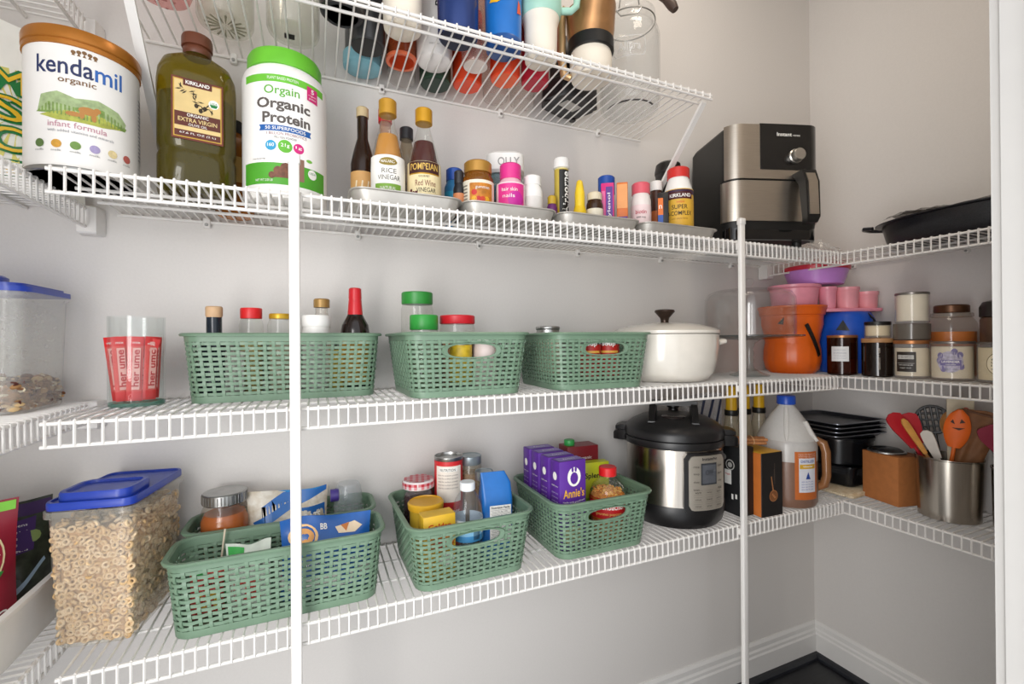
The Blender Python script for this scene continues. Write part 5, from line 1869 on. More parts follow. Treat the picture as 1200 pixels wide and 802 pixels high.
for x, y, rz, w, h, c, lab in ((-.145, -.158, 3, .060, .075, '#4a9a4a', 'green snack packet low behind the white and green one'), (-.040, -.148, -4, .070, .070, '#d8d6d0', 'pale snack packet low behind the blue bag'), (.055, -.150, 4, .060, .075, '#c83a30', 'red snack packet low at the right of the front basket'), (-.108, -.190, -8, .070, .115, '#dfe6da', 'white and green snack packet tilted in the front basket'), (-.170, -.184, 12, .050, .085, '#c9413a', 'red snack packet low at the left of the front basket')):
    o = thing('snack_packet', lab, 'snack packet', (x, y, BG), R(rz), 'small packets in the front basket')
    m = MB()
    fn = pouch(m, w, h, .026, M(c, .4, noise=.08), seed=int(w * 1000 + h * 7000), seal=.008)
    P(m, 'packet', o)
    m = MB()
    mp = bagmap(fn, w, h)
    m.rect(mp, -w * .45, h * .78, -w * .1, h * .96, M('#3aa84a', .5), 1, 5)
    m.rect(mp, -w * .3, h * .2, w * .3, h * .5, M('#e8b93a' if w < .06 else '#c8372e', .5), 1, 5)
    m.text(mp, 'crisps', w * .1, h * .66, w * .5, .010, INK, 2)
    P(m, 'printing', o, sharp=60)
tag(MB().tube([(-.165, -.140, BG + .004), (-.150, -.146, BG + .128)], .0016, M('#e6d8c0', .6), 6).build('wooden_stick'), 'thin pale stick poking up at the left of the front basket', 'stick')

# --- third basket: jars, cans, water bottle, blue bag
JAM = M('#3a0f1c', .12, noise=.1)
o = vessel('jam_jar', 'dark jam jar with a red and white checked lid', 'jar', .2075, -.082, BG, [(.028, 0), (.032, .004), (.033, .03), (.033, .118), (.030, .132), (.030, .138)], G('#e8d8dc', .08), n=40,
           cap=([(.031, .137), (.034, .139), (.034, .153), (.032, .156), (.01, .1565)], M('#e6dcdc', .45)), capname='lid', fill=([(.028, .004), (.0312, .01), (.0312, .115), (.028, .124)], JAM))
m = MB()
CHK, CHK2 = M('#c02a3a', .45), M('#dc8a92', .45)
top = plane((0, 0, .1566), (1, 0, 0), (0, 1, 0))
for i in range(-5, 5):
    for j in range(-5, 5):
        u, v = i * .0062, j * .0062
        if math.hypot(u + .0031, v + .0031) < .030 and (i % 2 or j % 2):
            m.rect(top, u, v, u + .0062, v + .0062, CHK if (i % 2 and j % 2) else CHK2, 1, 1)
mp = cyl(.034)
for i in range(34):
    for j in range(2):
        if i % 2 or j % 2:
            m.rect(mp, i * .0062, .1405 + .006 * j, i * .0062 + .0062, .1465 + .006 * j, CHK if (i % 2 and j % 2) else CHK2, 1, 2)
P(m, 'checked_pattern', o)
o = vessel('food_jar', 'yellow lidded jar in front of the checked jam jar', 'jar', .2075, -.156, BG, [(.028, 0), (.032, .004), (.0325, .112), (.030, .12)], M('#d8b23a', .35, noise=.1), n=40,
           cap=([(.0325, .115), (.0360, .117), (.0370, .128), (.034, .131), (.0335, .129), (.01, .129)], M('#dca92a', .4, noise=.05)), capname='lid')
o = carton('food_box', 'yellow food box at the left front of the third basket', 'box', .214, -.224, BG, .064, .034, .128, R(4), M('#e6b92e', .45, noise=.06),
           [lambda m, mp: (m.disc(mp, .004, .012, .026, M('#d8872a', .5, noise=.2), 1, 20, .018), m.disc(mp, .002, .010, .015, M('#b8301e', .5), 2, 16, .008), m.text(mp, 'Golden', 0, .044, .045, .010, RED, 2, .02),
                           m.disc(mp, .014, -.022, .016, PAPER, 1, 16, .012), m.text(mp, 'grains', -.004, -.042, .04, .008, INK, 2))], side=lambda m, mp: m.rect(mp, -.014, -.04, .014, .04, M('#c9982a', .5), 1))
o = vessel('food_can', 'tall red and white can with an open silver top', 'can', .2755, -.086, BG, [(.030, 0), (.0315, .002), (.0315, .196), (.0325, .198), (.0325, .202), (.030, .202), (.029, .197), (.01, .197)], TIN, n=40,
           labels=[(.0316, .006, .194, 3.0, 0, M('#cf2a2e', .45), lambda m, mp: (m.rect(mp, -.030, .105, .030, .184, M('#efe6da', .5), 1), m.rect(mp, -.022, .172, .020, .181, PAPER, 2),
                   m.text(mp, 'NUTRITION', -.002, .176, .034, .006, INK, 3), [m.text(mp, 'total fat sodium protein', -.002, .164 - .007 * i, .046, .004, M('#6a5a58', .5), 2) for i in range(5)],
                   m.text(mp, 'Tomatoes', 0, .085, .05, .013, PAPER, 2, .02), m.disc(mp, 0, .05, .016, M('#a81a1e', .5), 2)))])
for x, y, r_, h, lab in ((.331, -.074, .0255, .194, 'jar with a plain silver screw lid behind the red can'), (.3475, -.1215, .0205, .168, 'smaller jar with a silver lid in front of the taller silver lidded one')):
    vessel('food_jar', lab, 'jar', x, y, BG, [(r_ * .9, 0), (r_, .004), (r_, h - .03), (r_ * .93, h - .02)], G('#e8e4dc', .25, '#c9bfa8'), n=32, fill=([(r_ * .88, .004), (r_ * .88, h - .04)], M('#a07a54', .7, noise=.2)),
           cap=([(r_ * .96, h - .02), (r_, h - .018), (r_, h - .001), (r_ * .95, h), (r_ * .9, h - .0015), (r_ * .3, h - .0015)], M('#a9b4ba', .35, .7, noise=.05)), capname='lid', group='silver lidded jars in the third basket')
WAT = G('#eef3f8', .10, '#dfe8f0', rough=.05)
o = vessel('water_bottle', 'clear plastic water bottle with a blue and white label', 'bottle', .281, -.208, BG, [(.024, 0), (.029, .003), (.0305, .012), (.0305, .05), (.0285, .055), (.0305, .06), (.0305, .112), (.0300, .122), (.024, .142), (.014, .156), (.0125, .160)], WAT, n=36,
           cap=([(.0135, .158), (.0155, .160), (.0155, .174), (.014, .1755), (.005, .1755)], M('#e8ecf0', .4)),
           labels=[(.0306, .064, .106, 3.0, 0, M('#dce6ee', .4), lambda m, mp: (m.rect(mp, -.05, .064, .05, .076, M('#3d8ac0', .5), 1, 12), m.poly(mp, [(-.03, .076), (-.012, .096), (.0, .082), (.012, .100), (.034, .076)], M('#7fb6d8', .5), 2),
                   m.text(mp, 'spring water', 0, .099, .045, .006, M('#1d4f86', .5), 2), [m.rect(mp, .012 + .002 * i, .068, .0130 + .002 * i, .088, INK, 3, 1) for i in range(7)]))])
P(MB().lathe([(.025, .004), (.0295, .010), (.0295, .118)], G('#f2f6fa', .04), 30, cap1=False), 'inner_wall', o)
o = thing('chip_bag', 'bright blue gabled bag with a white nutrition panel', 'snack bag', (.352, -.180, BG), R(-6))
m = MB()
BGB = M('#1c6fc0', .3, noise=.08, nscale=25)
w, d, h = .066, .046, .128
m.loft([[(x, y, 0) for x, y in rrect(w * .96, d * .9, .008, 3)], [(x, y, .004) for x, y in rrect(w, d, .008, 3)], [(x, y, h) for x, y in rrect(w, d, .008, 3)], [(x * .96, y * .45, h + .030) for x, y in rrect(w, d, .006, 3)],
        [(x * .8 - .006, y * .06, h + .052) for x, y in rrect(w, d, .006, 3)]], BGB)
P(m, 'bag', o)
m = MB()
mp = plane((0, -d / 2, .085), (1, 0, 0), (0, 0, 1))
m.rect(mp, -.018, -.045, .028, .030, PAPER, 1, 1)
m.text(mp, 'Nutrition Facts', .005, .0255, .040, .005, INK, 2, .02)
for i in range(9):
    m.rect(mp, -.016, .020 - .007 * i, .026, .0205 - .007 * i, INK, 2, 1)
    m.text(mp, 'Total Fat 8g 10%', .003, .0165 - .007 * i, .034, .0035, M('#4a4a4a', .5), 2)
mp = plane((-w / 2, 0, .1), (0, -1, 0), (0, 0, 1))
m.disc(mp, 0, 0, .018, M('#b9843e', .6, noise=.3, nscale=120), 1, 14, .024)
P(m, 'printing', o, smooth=False)

# --- fourth basket: purple boxes, carton, sweetener, popcorn jar
PUR = M('#5c2c96', .45, noise=.03)
PUR2 = M('#8d7ac0', .45, noise=.03)


def mac(m, mp):
    m.disc(mp, .003, .064, .017, PAPER, 1, 20, .021)
    m.disc(mp, .003, .061, .010, PUR, 2, 16, .013)
    m.disc(mp, -.001, .080, .003, PUR, 2, 8, .006)
    m.disc(mp, .007, .080, .003, PUR, 2, 8, .006)
    m.text(mp, "Annie's", .002, .029, .054, .019, M('#f0b63a', .5), 2, .02)
    m.text(mp, 'made with goodness', .002, .009, .056, .005, PAPER, 2, 0, 0, -.003)
    m.text(mp, 'Shells &', .002, -.012, .036, .009, PAPER, 2, .01)
    m.text(mp, 'White Cheddar', .002, -.024, .054, .009, PAPER, 2, .01)
    m.disc(mp, 0, -.062, .026, M('#e8d49a', .5, noise=.2), 1, 18, .02)


def macside(m, mp):
    m.disc(mp, 0, .066, .008, PAPER, 1, 12, .009)
    m.text(mp, 'organic pasta', 0, .045, .026, .004, PAPER, 2)
    for i in range(6):
        m.text(mp, 'cheddar shells', 0, .03 - .009 * i, .026, .003, M('#cfc2ea', .5), 2)


macs = []
for i, (y, lab) in enumerate(((-.216, 'purple pasta box at the front of the row, showing its big face'), (-.170, 'pale edged purple pasta box, second from the front'), (-.126, 'purple pasta box, third from the front'), (-.083, 'purple pasta box at the back of the row'))):
    if i == 0:
        b0 = carton('pasta_box', lab, 'pasta box', .511, y, BG, .068, .036, .198, R(3), PUR, [mac], 'purple pasta boxes in the fourth basket', side=macside,
                    top=lambda m, mp: (m.rect(mp, -.03, -.013, .03, .013, PUR2, 1, 1), m.text(mp, "Annie's", 0, 0, .03, .009, PAPER, 2)))
    else:
        dup(b0, (.511 - .002 * i, y, BG), R(3 - i), lab)
CARM = M('#7c1420', .4, noise=.05)
carton('soup_carton', 'dark red drink carton with a green screw cap', 'carton', .622, -.077, BG, .088, .050, .192, R(-4), CARM,
       [lambda m, mp: (m.text(mp, 'Organic', .004, .066, .04, .010, PAPER, 2), m.text(mp, 'Creamy', .010, .048, .056, .014, M('#f0dcc0', .5), 2, .01), m.text(mp, 'Tomato', .010, .030, .056, .012, M('#f0dcc0', .5), 2, .01),
                       m.disc(mp, 0, -.03, .034, M('#c23a22', .5), 1, 20, .026))])
cp_ = MB().lathe([(.013, 0), (.0135, .002), (.0135, .012), (.012, .014), (.004, .014)], M('#2f9a4a', .4), 18, c=(-.026, 0, .192))
P(cp_, 'cap', bpy.data.objects['soup_carton'])
YG = M('#c9d02a', .4, noise=.05)
carton('sweetener_box', 'lime yellow sweetener packet beside the red carton', 'box', .637, -.126, BG, .070, .026, .158, R(-6), YG,
       [lambda m, mp: (m.text(mp, 'Splenda', -.002, .046, .060, .017, INK, 2, .02), m.text(mp, 'STEVIA', .006, .012, .048, .014, M('#2f6a2a', .5), 2, .03), m.rect(mp, -.034, -.02, .034, -.006, M('#8ab82a', .5), 1, 1), m.disc(mp, .02, -.04, .014, M('#5a9a2a', .5), 1))])
o = vessel('popcorn_jar', 'clear jar of orange popcorn kernels with a red cap', 'jar', .628, -.197, BG, [(.036, 0), (.041, .004), (.042, .02), (.042, .105), (.036, .122), (.022, .136), (.018, .140), (.018, .146)], G('#f4efe6', .08), n=40,
           cap=(ridged(.0205, .144, .164), M('#d81e22', .4)), fill=([(.038, .005), (.0395, .02), (.0395, .100), (.03, .108)], M('#e09a3a', .6, noise=.3, nscale=260, col2='#b86a1e', bump=.6)),
           labels=[(.0424, .050, .100, 1.5, 0, M('#c4161e', .45), lambda m, mp: (m.rect(mp, -.055, .052, .055, .055, GOLD, 1, 10), m.rect(mp, -.055, .095, .055, .098, GOLD, 1, 10), m.text(mp, 'Redenbacher', .002, .083, .078, .014, PAPER, 2, .01),
                   m.disc(mp, -.034, .074, .008, M('#e8d0a8', .5), 1), m.text(mp, 'gourmet popcorn', .002, .065, .06, .007, M('#f0d070', .5), 2)))])
m = MB()
r = random.Random(44)
for i in range(220):
    a, q = r.uniform(0, 6.28), r.uniform(0, .034)
    e = MB().lathe([(.3, -1), (.9, -.4), (1, .2), (.5, .9)], (M('#e8a83e', .5), M('#d4862a', .5), M('#f0c060', .5))[i % 3], 7)
    e.xf(Matrix.Translation((q * math.cos(a), q * math.sin(a), .107 + r.uniform(-.003, .004))) @ Matrix.Rotation(r.uniform(0, 6), 4, 'X') @ Matrix.Rotation(r.uniform(0, 6), 4, 'Y') @ Matrix.Diagonal((.0032, .0026, .0035, 1)))
    m.add(e.v, e.f, e.mats[0])
P(m, 'kernels', o)['kind'] = 'stuff'

# --- pressure cooker
SS = M('#c2bab0', .22, 1.0, noise=.04, nscale=12, stretch=(20, 20, .3))
BKP = M('#191819', .35, noise=.05)
o = thing('pressure_cooker', 'steel and black electric pressure cooker with a button panel', 'pressure cooker', (.880, -.138, S4), face(.88, -.138))
P(MB().lathe([(.09, .002), (.112, .003), (.119, .012), (.1235, .030), (.1245, .052), (.123, .056)], BKP, 64), 'base', o)
for i in range(4):
    a = R(45 + 90 * i)
    P(MB().lathe([(.011, 0), (.011, .006)], BLACK, 12, c=(.095 * math.cos(a), .095 * math.sin(a), 0)), 'foot', o)
P(MB().lathe([(.1215, .055), (.1215, .196)], SS, 72), 'steel_body', o)
P(MB().lathe([(.122, .194), (.1275, .197), (.129, .206), (.1275, .213), (.124, .214)], BKP, 64), 'top_ring', o)
m = MB().lathe([(.124, .213), (.127, .216), (.127, .230), (.122, .238), (.108, .250), (.085, .262), (.055, .268), (.02, .269)], BKP, 64)
P(m, 'lid', o)
m = MB()
for s in (-1, 1):
    m.loft([[(s * .052 + x, y, z) for x, z in ((-.010, z0), (.010, z0), (.008, z1), (-.008, z1))] for y, z0, z1 in ((-.085, .255, .258), (-.06, .262, .278), (-.02, .266, .294), (.02, .266, .298), (.055, .262, .290), (.085, .255, .262))], BKP)
m.loft([[(x, y, z) for y, z in ((-.013, .290), (.013, .290), (.010, .303), (-.010, .303))] for x in (-.060, -.03, 0, .03, .060)], BKP)
P(m, 'lid_handle', o)
m = MB().lathe([(.015, .265), (.013, .280), (.017, .284), (.017, .294), (.010, .297)], BKP, 20, c=(.0, .075, -.008))
P(m, 'steam_valve', o)
m = MB().lathe([(.030, .2655), (.031, .2685), (.026, .2695), (.01, .2695)], M('#3a3230', .15, .3), 24, c=(0, -.045, -.001))
P(m, 'lid_disc', o)
for s in (-1, 1):
    m = MB()
    m.loft([[(s * x, y, z) for y, z in ((-.030 * k, .196), (.030 * k, .196), (.030 * k, zz), (-.030 * k, zz))] for x, k, zz in ((.118, 1.1, .222), (.140, 1.0, .222), (.152, .8, .218), (.156, .6, .212))], BKP)
    m.loft([[(s * x, y, z) for y, z in ((-.024 * k, .222), (.024 * k, .222), (.024 * k, zz), (-.024 * k, zz))] for x, k, zz in ((.110, 1.1, .236), (.136, 1.0, .236), (.150, .8, .231))], BKP)
    P(m, 'side_handle', o)
PA = R(37)
RS = .1215


def curved(mb, ac, u0, u1, z0, z1, r0, r1, m_, n=10, rc=.012):
    """curved plate with rounded corners hugging the body"""
    rings = []
    for i in range(n + 1):
        u = u0 + (u1 - u0) * i / n
        d = min(i, n - i) * (u1 - u0) / n
        k = rc - math.sqrt(max(0, rc * rc - max(0, rc - d) ** 2)) if d < rc else 0
        t = -PI / 2 + ac + u / RS
        rings.append([(r_ * math.cos(t), r_ * math.sin(t), z) for r_, z in ((r0, z0 + k), (r0, z1 - k), (r1, z1 - k - .001), (r1, z0 + k + .001))])
    return mb.loft(rings, m_)


P(curved(MB(), PA, -.057, .057, .046, .192, RS - .004, RS + .010, BKP, 16), 'panel_surround', o)
m = curved(MB(), PA, -.047, .047, .054, .186, RS + .008, RS + .0125, M('#c9c2b6', .35, .75, noise=.02), 16)
mp = cyl(RS + .0125, PA)
m.text(mp, 'Instant', -.004, .178, .030, .007, INK, 1, .02)
m.text(mp, 'Pot', .018, .178, .012, .006, INK, 1, .02)
for i in range(4):
    for s in (-1, 1):
        m.text(mp, ('rice', 'soup', 'slow', 'bean', 'steam', 'saute', 'cake', 'egg')[i + (4 if s > 0 else 0)], s * .034, .160 - .018 * i, .014, .005, M('#4a443c', .5), 1)
for i in range(4):
    for j in range(3):
        u, v = -.030 + .030 * i if j else -.030 + .030 * i, .098 - .016 * j
        if i < 3:
            for q in ((u - .011, v - .0055, u + .011, v - .0051), (u - .011, v + .0051, u + .011, v + .0055)):
                m.rect(mp, q[0], q[1], q[2], q[3], M('#8a8276', .5), 1, 2)
            m.text(mp, ('warm', 'delay', 'start', 'minus', 'level', 'plus', 'manual', 'timer', 'cancel')[i + 3 * j], u, v, .015, .004, M('#4a443c', .5), 1)
bpn = P(m, 'button_panel', o)
m = MB()
mp = cyl(RS + .013, PA)
m.rect(mp, -.0225, .116, .0225, .168, M('#3a3c40', .15), 0, 6)
m.rect(mp, -.019, .120, .019, .164, M('#55585e', .1), 1, 6)
m.text(mp, 'OFF', 0, .146, .022, .012, M('#2a2c30', .3), 2)
P(m, 'display', bpn)

# --- boxes, bottles and jug right of the cooker
carton('kitchen_box', 'black box with white printed circles behind the shelf pole', 'box', 1.041, -.170, S4, .048, .125, .180, R(0), M('#19191b', .5, noise=.05), [],
       side=lambda m, mp: (m.disc(mp, .030, .040, .014, M('#c9c6c0', .5), 1, 24), m.disc(mp, .030, .040, .0115, M('#19191b', .5), 2, 24), m.disc(mp, .030, .040, .007, M('#b9b6b0', .5), 3, 18), m.disc(mp, .010, .058, .008, M('#8a8782', .5), 1, 14),
                           m.rect(mp, .012, -.012, .034, .026, PAPER, 2, 1), m.text(mp, 'fragile', .023, .014, .016, .006, RED, 3), m.rect(mp, .034, -.05, .040, -.036, PAPER, 2, 1), m.rect(mp, .046, -.046, .052, -.034, PAPER, 2, 1)))
o = carton('spice_box', 'orange sided box with a black front bearing a round copper emblem', 'box', 1.1015, -.205, S4, .074, .105, .166, R(-2), M('#c8702e', .5, noise=.05), [])
m = MB().rbox(.0755, .002, .0005, .1665, .0006, M('#1a1717', .45, noise=.04), c=(0, -.0532), n=1)
mp = plane((0, -.0542, .083), (1, 0, 0), (0, 0, 1))
CB = M('#c98a58', .4, .4)
m.disc(mp, .004, -.030, .015, CB, 1, 26)
m.disc(mp, .004, -.030, .0132, M('#8a5530', .4), 2, 24)
for i in range(3):
    m.disc(mp, .0 + .004 * i, -.026 - .004 * i, .003, CB, 3, 10)
m.poly(mp, [(.001, -.016), (.005, -.016), (-.002, .022), (-.005, .020)], CB, 1)
m.rect(mp, .008, .0, .0092, .055, M('#6a5a50', .5), 1, 1)
m.rect(mp, .006, .01, .0068, .040, M('#6a5a50', .5), 1, 1)
P(m, 'black_front', o)
m = MB().rbox(.0745, .1055, .1662, .1672, .001, M('#d8a52e', .5), n=1)
P(m, 'yellow_top', o)
o = thing('stick_bundle', 'bundle of tan cinnamon sticks lying on top of the two boxes', 'sticks', (1.069, -.196, S4 + .1815), R(-28))
rr = random.Random(5)
for i in range(9):
    y, z = ((i % 5) - 2) * .0085 + (.004 if i > 4 else 0), .0045 + (.008 if i > 4 else 0)
    m = MB()
    pts = [(-.062 + rr.uniform(0, .008), y, z), (.0, y + rr.uniform(-.001, .001), z), (.060 - rr.uniform(0, .008), y, z)]
    m.tube(pts, .0042, M('#b5794a', .75, noise=.2, nscale=90), 8)
    P(m, 'stick', o)
m = MB().tube([(.02, .0245 * math.cos(2 * PI * i / 20), .0085 + .0125 * math.sin(2 * PI * i / 20)) for i in range(20)], .0011, M('#d9b080', .7), 5, True)
P(m, 'twine', o)
YC = M('#e3b21c', .4, noise=.04)
for x, y, lab in ((1.168, -.072, 'yellow necked bottle at the left, behind the shelf pole'), (1.2285, -.068, 'yellow necked bottle in the middle, partly hidden by the shelf pole'), (1.2900, -.070, 'yellow necked bottle at the right, behind the jug')):
    vessel('mixer_bottle', lab, 'bottle', x, y, S4, [(.025, 0), (.0275, .004), (.0275, .16), (.025, .185), (.018, .222), (.0165, .236)], G('#efe9d8', .45, '#d8ceb4'), group='yellow necked bottles behind the boxes',
           cap=([(.0185, .234), (.0185, .248), (.016, .249), (.0155, .262), (.0150, .30), (.013, .318), (.010, .322)], YC), fill=([(.024, .005), (.024, .15)], M('#b9a884', .5, noise=.1)))
    bpy.data.objects  # neck ring
    last = [q for q in bpy.data.objects if q.name.startswith('mixer_bottle')][-1]
    P(MB().lathe([(.0188, .233), (.0192, .235), (.0192, .249), (.0186, .250)], BLACK, 24), 'neck_ring', last)
o = thing('plastic_bag', 'striped dark blue and clear bag behind the pressure cooker', 'bag', (1.075, -.045, S4), R(-20))
m = MB()
fn = pouch(m, .13, .30, .035, G('#eceef2', .35, '#d8dae0'), seed=31)
P(m, 'bag', o)
m = MB()
mp = bagmap(fn, .13, .30)
for i in range(4):
    m.poly(mp, [(-.05 + .028 * i, .19), (-.042 + .028 * i, .19), (-.010 + .026 * i, .29), (-.018 + .026 * i, .29)], M('#1f2a48', .4), 1)
P(m, 'stripes', o, sharp=60)

JUGM = G('#e9e6e2', .68, '#f4f2ee', rough=.2, hr=.35, refl=.6)
LIQ = M('#b98a6a', .25, noise=.04)
o = thing('vinegar_jug', 'translucent gallon jug half full of amber liquid with a blue cap', 'jug', (1.243, -.196, S4), face(1.24, -.196))


def jr(z, r_, n=48):
    return [(r_ * math.cos(2 * PI * j / n), r_ * math.sin(2 * PI * j / n), z) for j in range(n)]


JP = [(.060, 0), (.070, .003), (.0745, .012), (.0752, .03), (.0752, .168), (.0735, .178), (.0755, .184), (.072, .192), (.060, .215), (.045, .240), (.030, .262), (.022, .272), (.0195, .276), (.0195, .284)]
JLOW = G('#e8d8cc', .70, '#a07c68', rough=.2, hr=.35, refl=.6)
m = MB().loft([jr(z, r_) for r_, z in JP if z <= .03] + [jr(.128, .0752)], JLOW, True, False)
m.loft([jr(.128, .0752)] + [jr(z, r_) for r_, z in JP if z > .03], JUGM, False, True)
P(m, 'jug', o)
P(MB().loft([jr(z, r_) for r_, z in ((.058, .004), (.070, .010), (.0722, .03), (.0722, .128), (.05, .1285))], M('#70401f', .3, noise=.03)), 'vinegar', o)
P(MB().lathe([(.0215, .278), (.024, .280), (.024, .300), (.022, .303), (.01, .3035)], M('#1f4fb8', .35), 28), 'cap', o)
m = MB().tube([(.044, -.030, .236), (.058, -.034, .205), (.072, -.034, .185)][::1], [.006, .006, .004], JUGM, 8)
m.tube([(0, -.024, .268), (0, -.047, .235), (0, -.068, .200), (0, -.0745, .186)], [.006, .007, .006, .003], JUGM, 8)
P(m, 'shoulder_ribs', o)
m = MB().tube([(.070, .012, .180), (.088, .006, .172), (.094, .004, .150), (.095, .004, .085), (.090, .006, .060), (.070, .012, .045)], [.011, .0125, .0115, .011, .012, .010], G('#d9a878', .55, '#c08a5a', hr=.35), 12)
P(m, 'handle', o, 'amber tinted hollow handle')
m = MB()
mp = cyl(.0755, R(40))
m.rect(mp, -.034, .028, .034, .158, M('#c4682a', .5), 0, 10)
m.rect(mp, -.024, .048, .026, .140, M('#dfe0e8', .5), 1, 8)
m.rect(mp, -.022, .112, .024, .124, M('#d8a92e', .5), 2, 8)
m.text(mp, 'DISTILLED', .001, .132, .040, .007, M('#2a4a9a', .5), 2, .02)
m.text(mp, 'vinegar', .001, .118, .030, .006, PAPER, 3, .02)
m.poly(mp, [(-.006, .084), (.008, .084), (.001, .104)], M('#2a4a9a', .5), 2)
for i in range(4):
    m.text(mp, 'apple cider 5% acidity', .0, .077 - .007 * i, .036, .004, M('#3a5aa8', .5), 2)
for i in range(4):
    m.text(mp, 'naturally flavored', .0, .152 - .0035 * i, .05, .0022, PAPER, 2)
P(m, 'label', o, sharp=60)

# --- right-hand lowest shelf
for x, y, z, rz, lab in ((1.520, -.165, 0, 4, 'cream paper folder lowest under the glass dish'), (1.512, -.170, .0065, -6, 'woodgrain paper folder on top of the cream one')):
    o = thing('paper_folder', lab, 'folder', (x, y, S4 + z), R(rz), 'paper folders under the glass dish')
    P(MB().rbox(.200, .190, 0, .006, .006, M('#e6dac2', .6, noise=.12, nscale=30, stretch=(2, 14, 1), col2='#c9b48e'), .001), 'folder', o)
FD = S4 + .013
o = thing('glass_dish', 'clear glass baking dish carrying the black pan', 'dish', (1.545, -.155, FD), R(5))
m = MB()
m.loft([[(x, y, z) for x, y in rrect(w, d, .022, 6)] for w, d, z in ((.13, .13, 0), (.142, .142, .004), (.158, .158, .058), (.166, .166, .060), (.166, .166, .064), (.156, .156, .064), (.146, .146, .03), (.134, .134, .007))], G('#5a6470', .30, '#20262e', rough=.04))
P(m, 'dish', o)
o = thing('springform_pan', 'round black cake pan between the glass dish and the flat oven trays', 'pan', (1.548, -.152, FD + .0645), 0)
P(MB().lathe([(.082, 0), (.086, .002), (.090, .072), (.094, .073), (.094, .078), (.089, .078), (.085, .06), (.08, .004)], M('#101114', .22, noise=.1), 56), 'pan', o)
m = MB().lathe([(.093, .078), (.094, .079), (.094, .082), (.05, .0835)], M('#15161a', .25), 56)
P(m, 'lid', o)
TRD = M('#4a4c52', .3, .8, noise=.08)
for i, lab in enumerate(('dark oven tray lowest in the stack', 'second dark oven tray from the bottom of the stack', 'third dark oven tray from the bottom of the stack', 'topmost dark oven tray of the stack')):
    z = FD + .0645 + .085 + .0125 * i
    if i == 0:
        t0 = thing('oven_tray', lab, 'oven tray', (1.530, -.130, z), R(-4), 'stack of dark oven trays')
        m = MB()
        m.loft([[(x, y, zz) for x, y in rrect(w, d, .02, 5)] for w, d, zz in ((.196, .196, 0), (.214, .214, .010), (.226, .226, .0105), (.226, .226, .0118), (.212, .212, .0118), (.194, .194, .0016))], TRD)
        P(m, 'tray', t0)
        P(MB().tube([(x, y, .0112) for x, y in rrect(.226, .226, .02, 5)], .0016, M('#a9adb5', .3, .8), 6, True), 'rolled_edge', t0)
    else:
        dup(t0, (1.530, -.130, z), R(-4 + i * .7), lab)
o = carton('cardboard_box', 'plain brown cardboard box in front of the black pan', 'box', 1.523, -.316, S4, .092, .104, .136, R(-12), M('#b5713c', .75, noise=.06, nscale=60), [],
           top=lambda m, mp: (m.rect(mp, -.0455, -.0005, .0455, .0005, M('#7a4a26', .8), 1, 1),))
o = thing('steel_bowl', 'small shallow glass lid with a metal rim on the cardboard box', 'bowl', (1.515, -.305, S4 + .1368), R(0))  # shallow pan lid: metal rim around a smoky glass dome
P(MB().lathe([(.044, 0), (.046, .002), (.045, .005), (.040, .006)], TIN, 36, cap0=False, cap1=False), 'rim', o)
P(MB().lathe([(.043, .004), (.03, .012), (.01, .015)], G('#5a5a58', .4, '#3a3836'), 36, cap0=False), 'dome', o)
PTS = M('#b9b1a6', .24, 1.0, noise=.05, nscale=14, stretch=(16, 16, .3))


def steelpot(label, x, y, h, r0, r1):
    o = thing('steel_pot', label, 'pot', (x, y, S4), face(x, y), 'brushed steel pots of cooking utensils')
    P(MB().lathe([(r0 * .9, 0), (r0, .003), (r1, h - .004), (r1 * 1.03, h - .002), (r1 * 1.03, h), (r1 * .97, h), (r0 * .96, .012), (r0 * .8, .006)], PTS, 56), 'pot', o)
    return o


steelpot('brushed steel pot holding most of the cooking utensils', 1.508, -.449, .158, .0615, .0660)
steelpot('brushed steel pot mostly hidden by the door jamb', 1.553, -.582, .148, .0620, .0640)
PF = S4 + .0075
CX, CY = 1.508, -.449


def utensil(name, label, cat, base, tip, handle, hr, head, headname='head', group='cooking utensils in the steel pots', hm2=None):
    """handle runs base->tip; head(mb) is built in local axes: +z along the handle from the tip, -y to the doorway"""
    b, t = Vector(base), Vector(tip)
    o = thing(name, label, cat, b, 0, group)
    P(MB().tube([(0, 0, 0), (t - b) * .5, t - b], [hr, hr * .9, hr * .85], handle, 8), 'handle', o)
    m = MB()
    head(m)
    zx = (t - b).normalized()
    view = Vector((-t.x, -1.1 - t.y, 1.13 - t.z)).normalized()
    ny = (-(view - zx * view.dot(zx))).normalized()      # local +y away from the viewer
    nx = ny.cross(zx)
    mt = Matrix(((nx.x, ny.x, zx.x, (t - b).x), (nx.y, ny.y, zx.y, (t - b).y), (nx.z, ny.z, zx.z, (t - b).z), (0, 0, 0, 1)))
    m.xf(mt)
    P(m, headname, o)
    return o


def blade(w0, w1, h, th, m_, bow=0.0, roll=0.0):
    def f_(m):
        rings = []
        n = 12
        for i in range(n + 1):
            v = i / n
            w = (w0 + (w1 - w0) * min(1, v * 1.6)) * (1 if v < .85 else math.sqrt(max(.02, 1 - ((v - .85) / .15) ** 2 * .9)))
            z = h * v
            y = bow * math.sin(PI * v)
            c, s = math.cos(roll), math.sin(roll)
            rings.append([(x * c - yy * s, x * s + yy * c + y, z) for x, yy in ((-w / 2, -th / 2), (0, -th * .8), (w / 2, -th / 2), (w / 2, th / 2), (0, th * .3), (-w / 2, th / 2))])
        m.loft(rings, m_)
    return f_


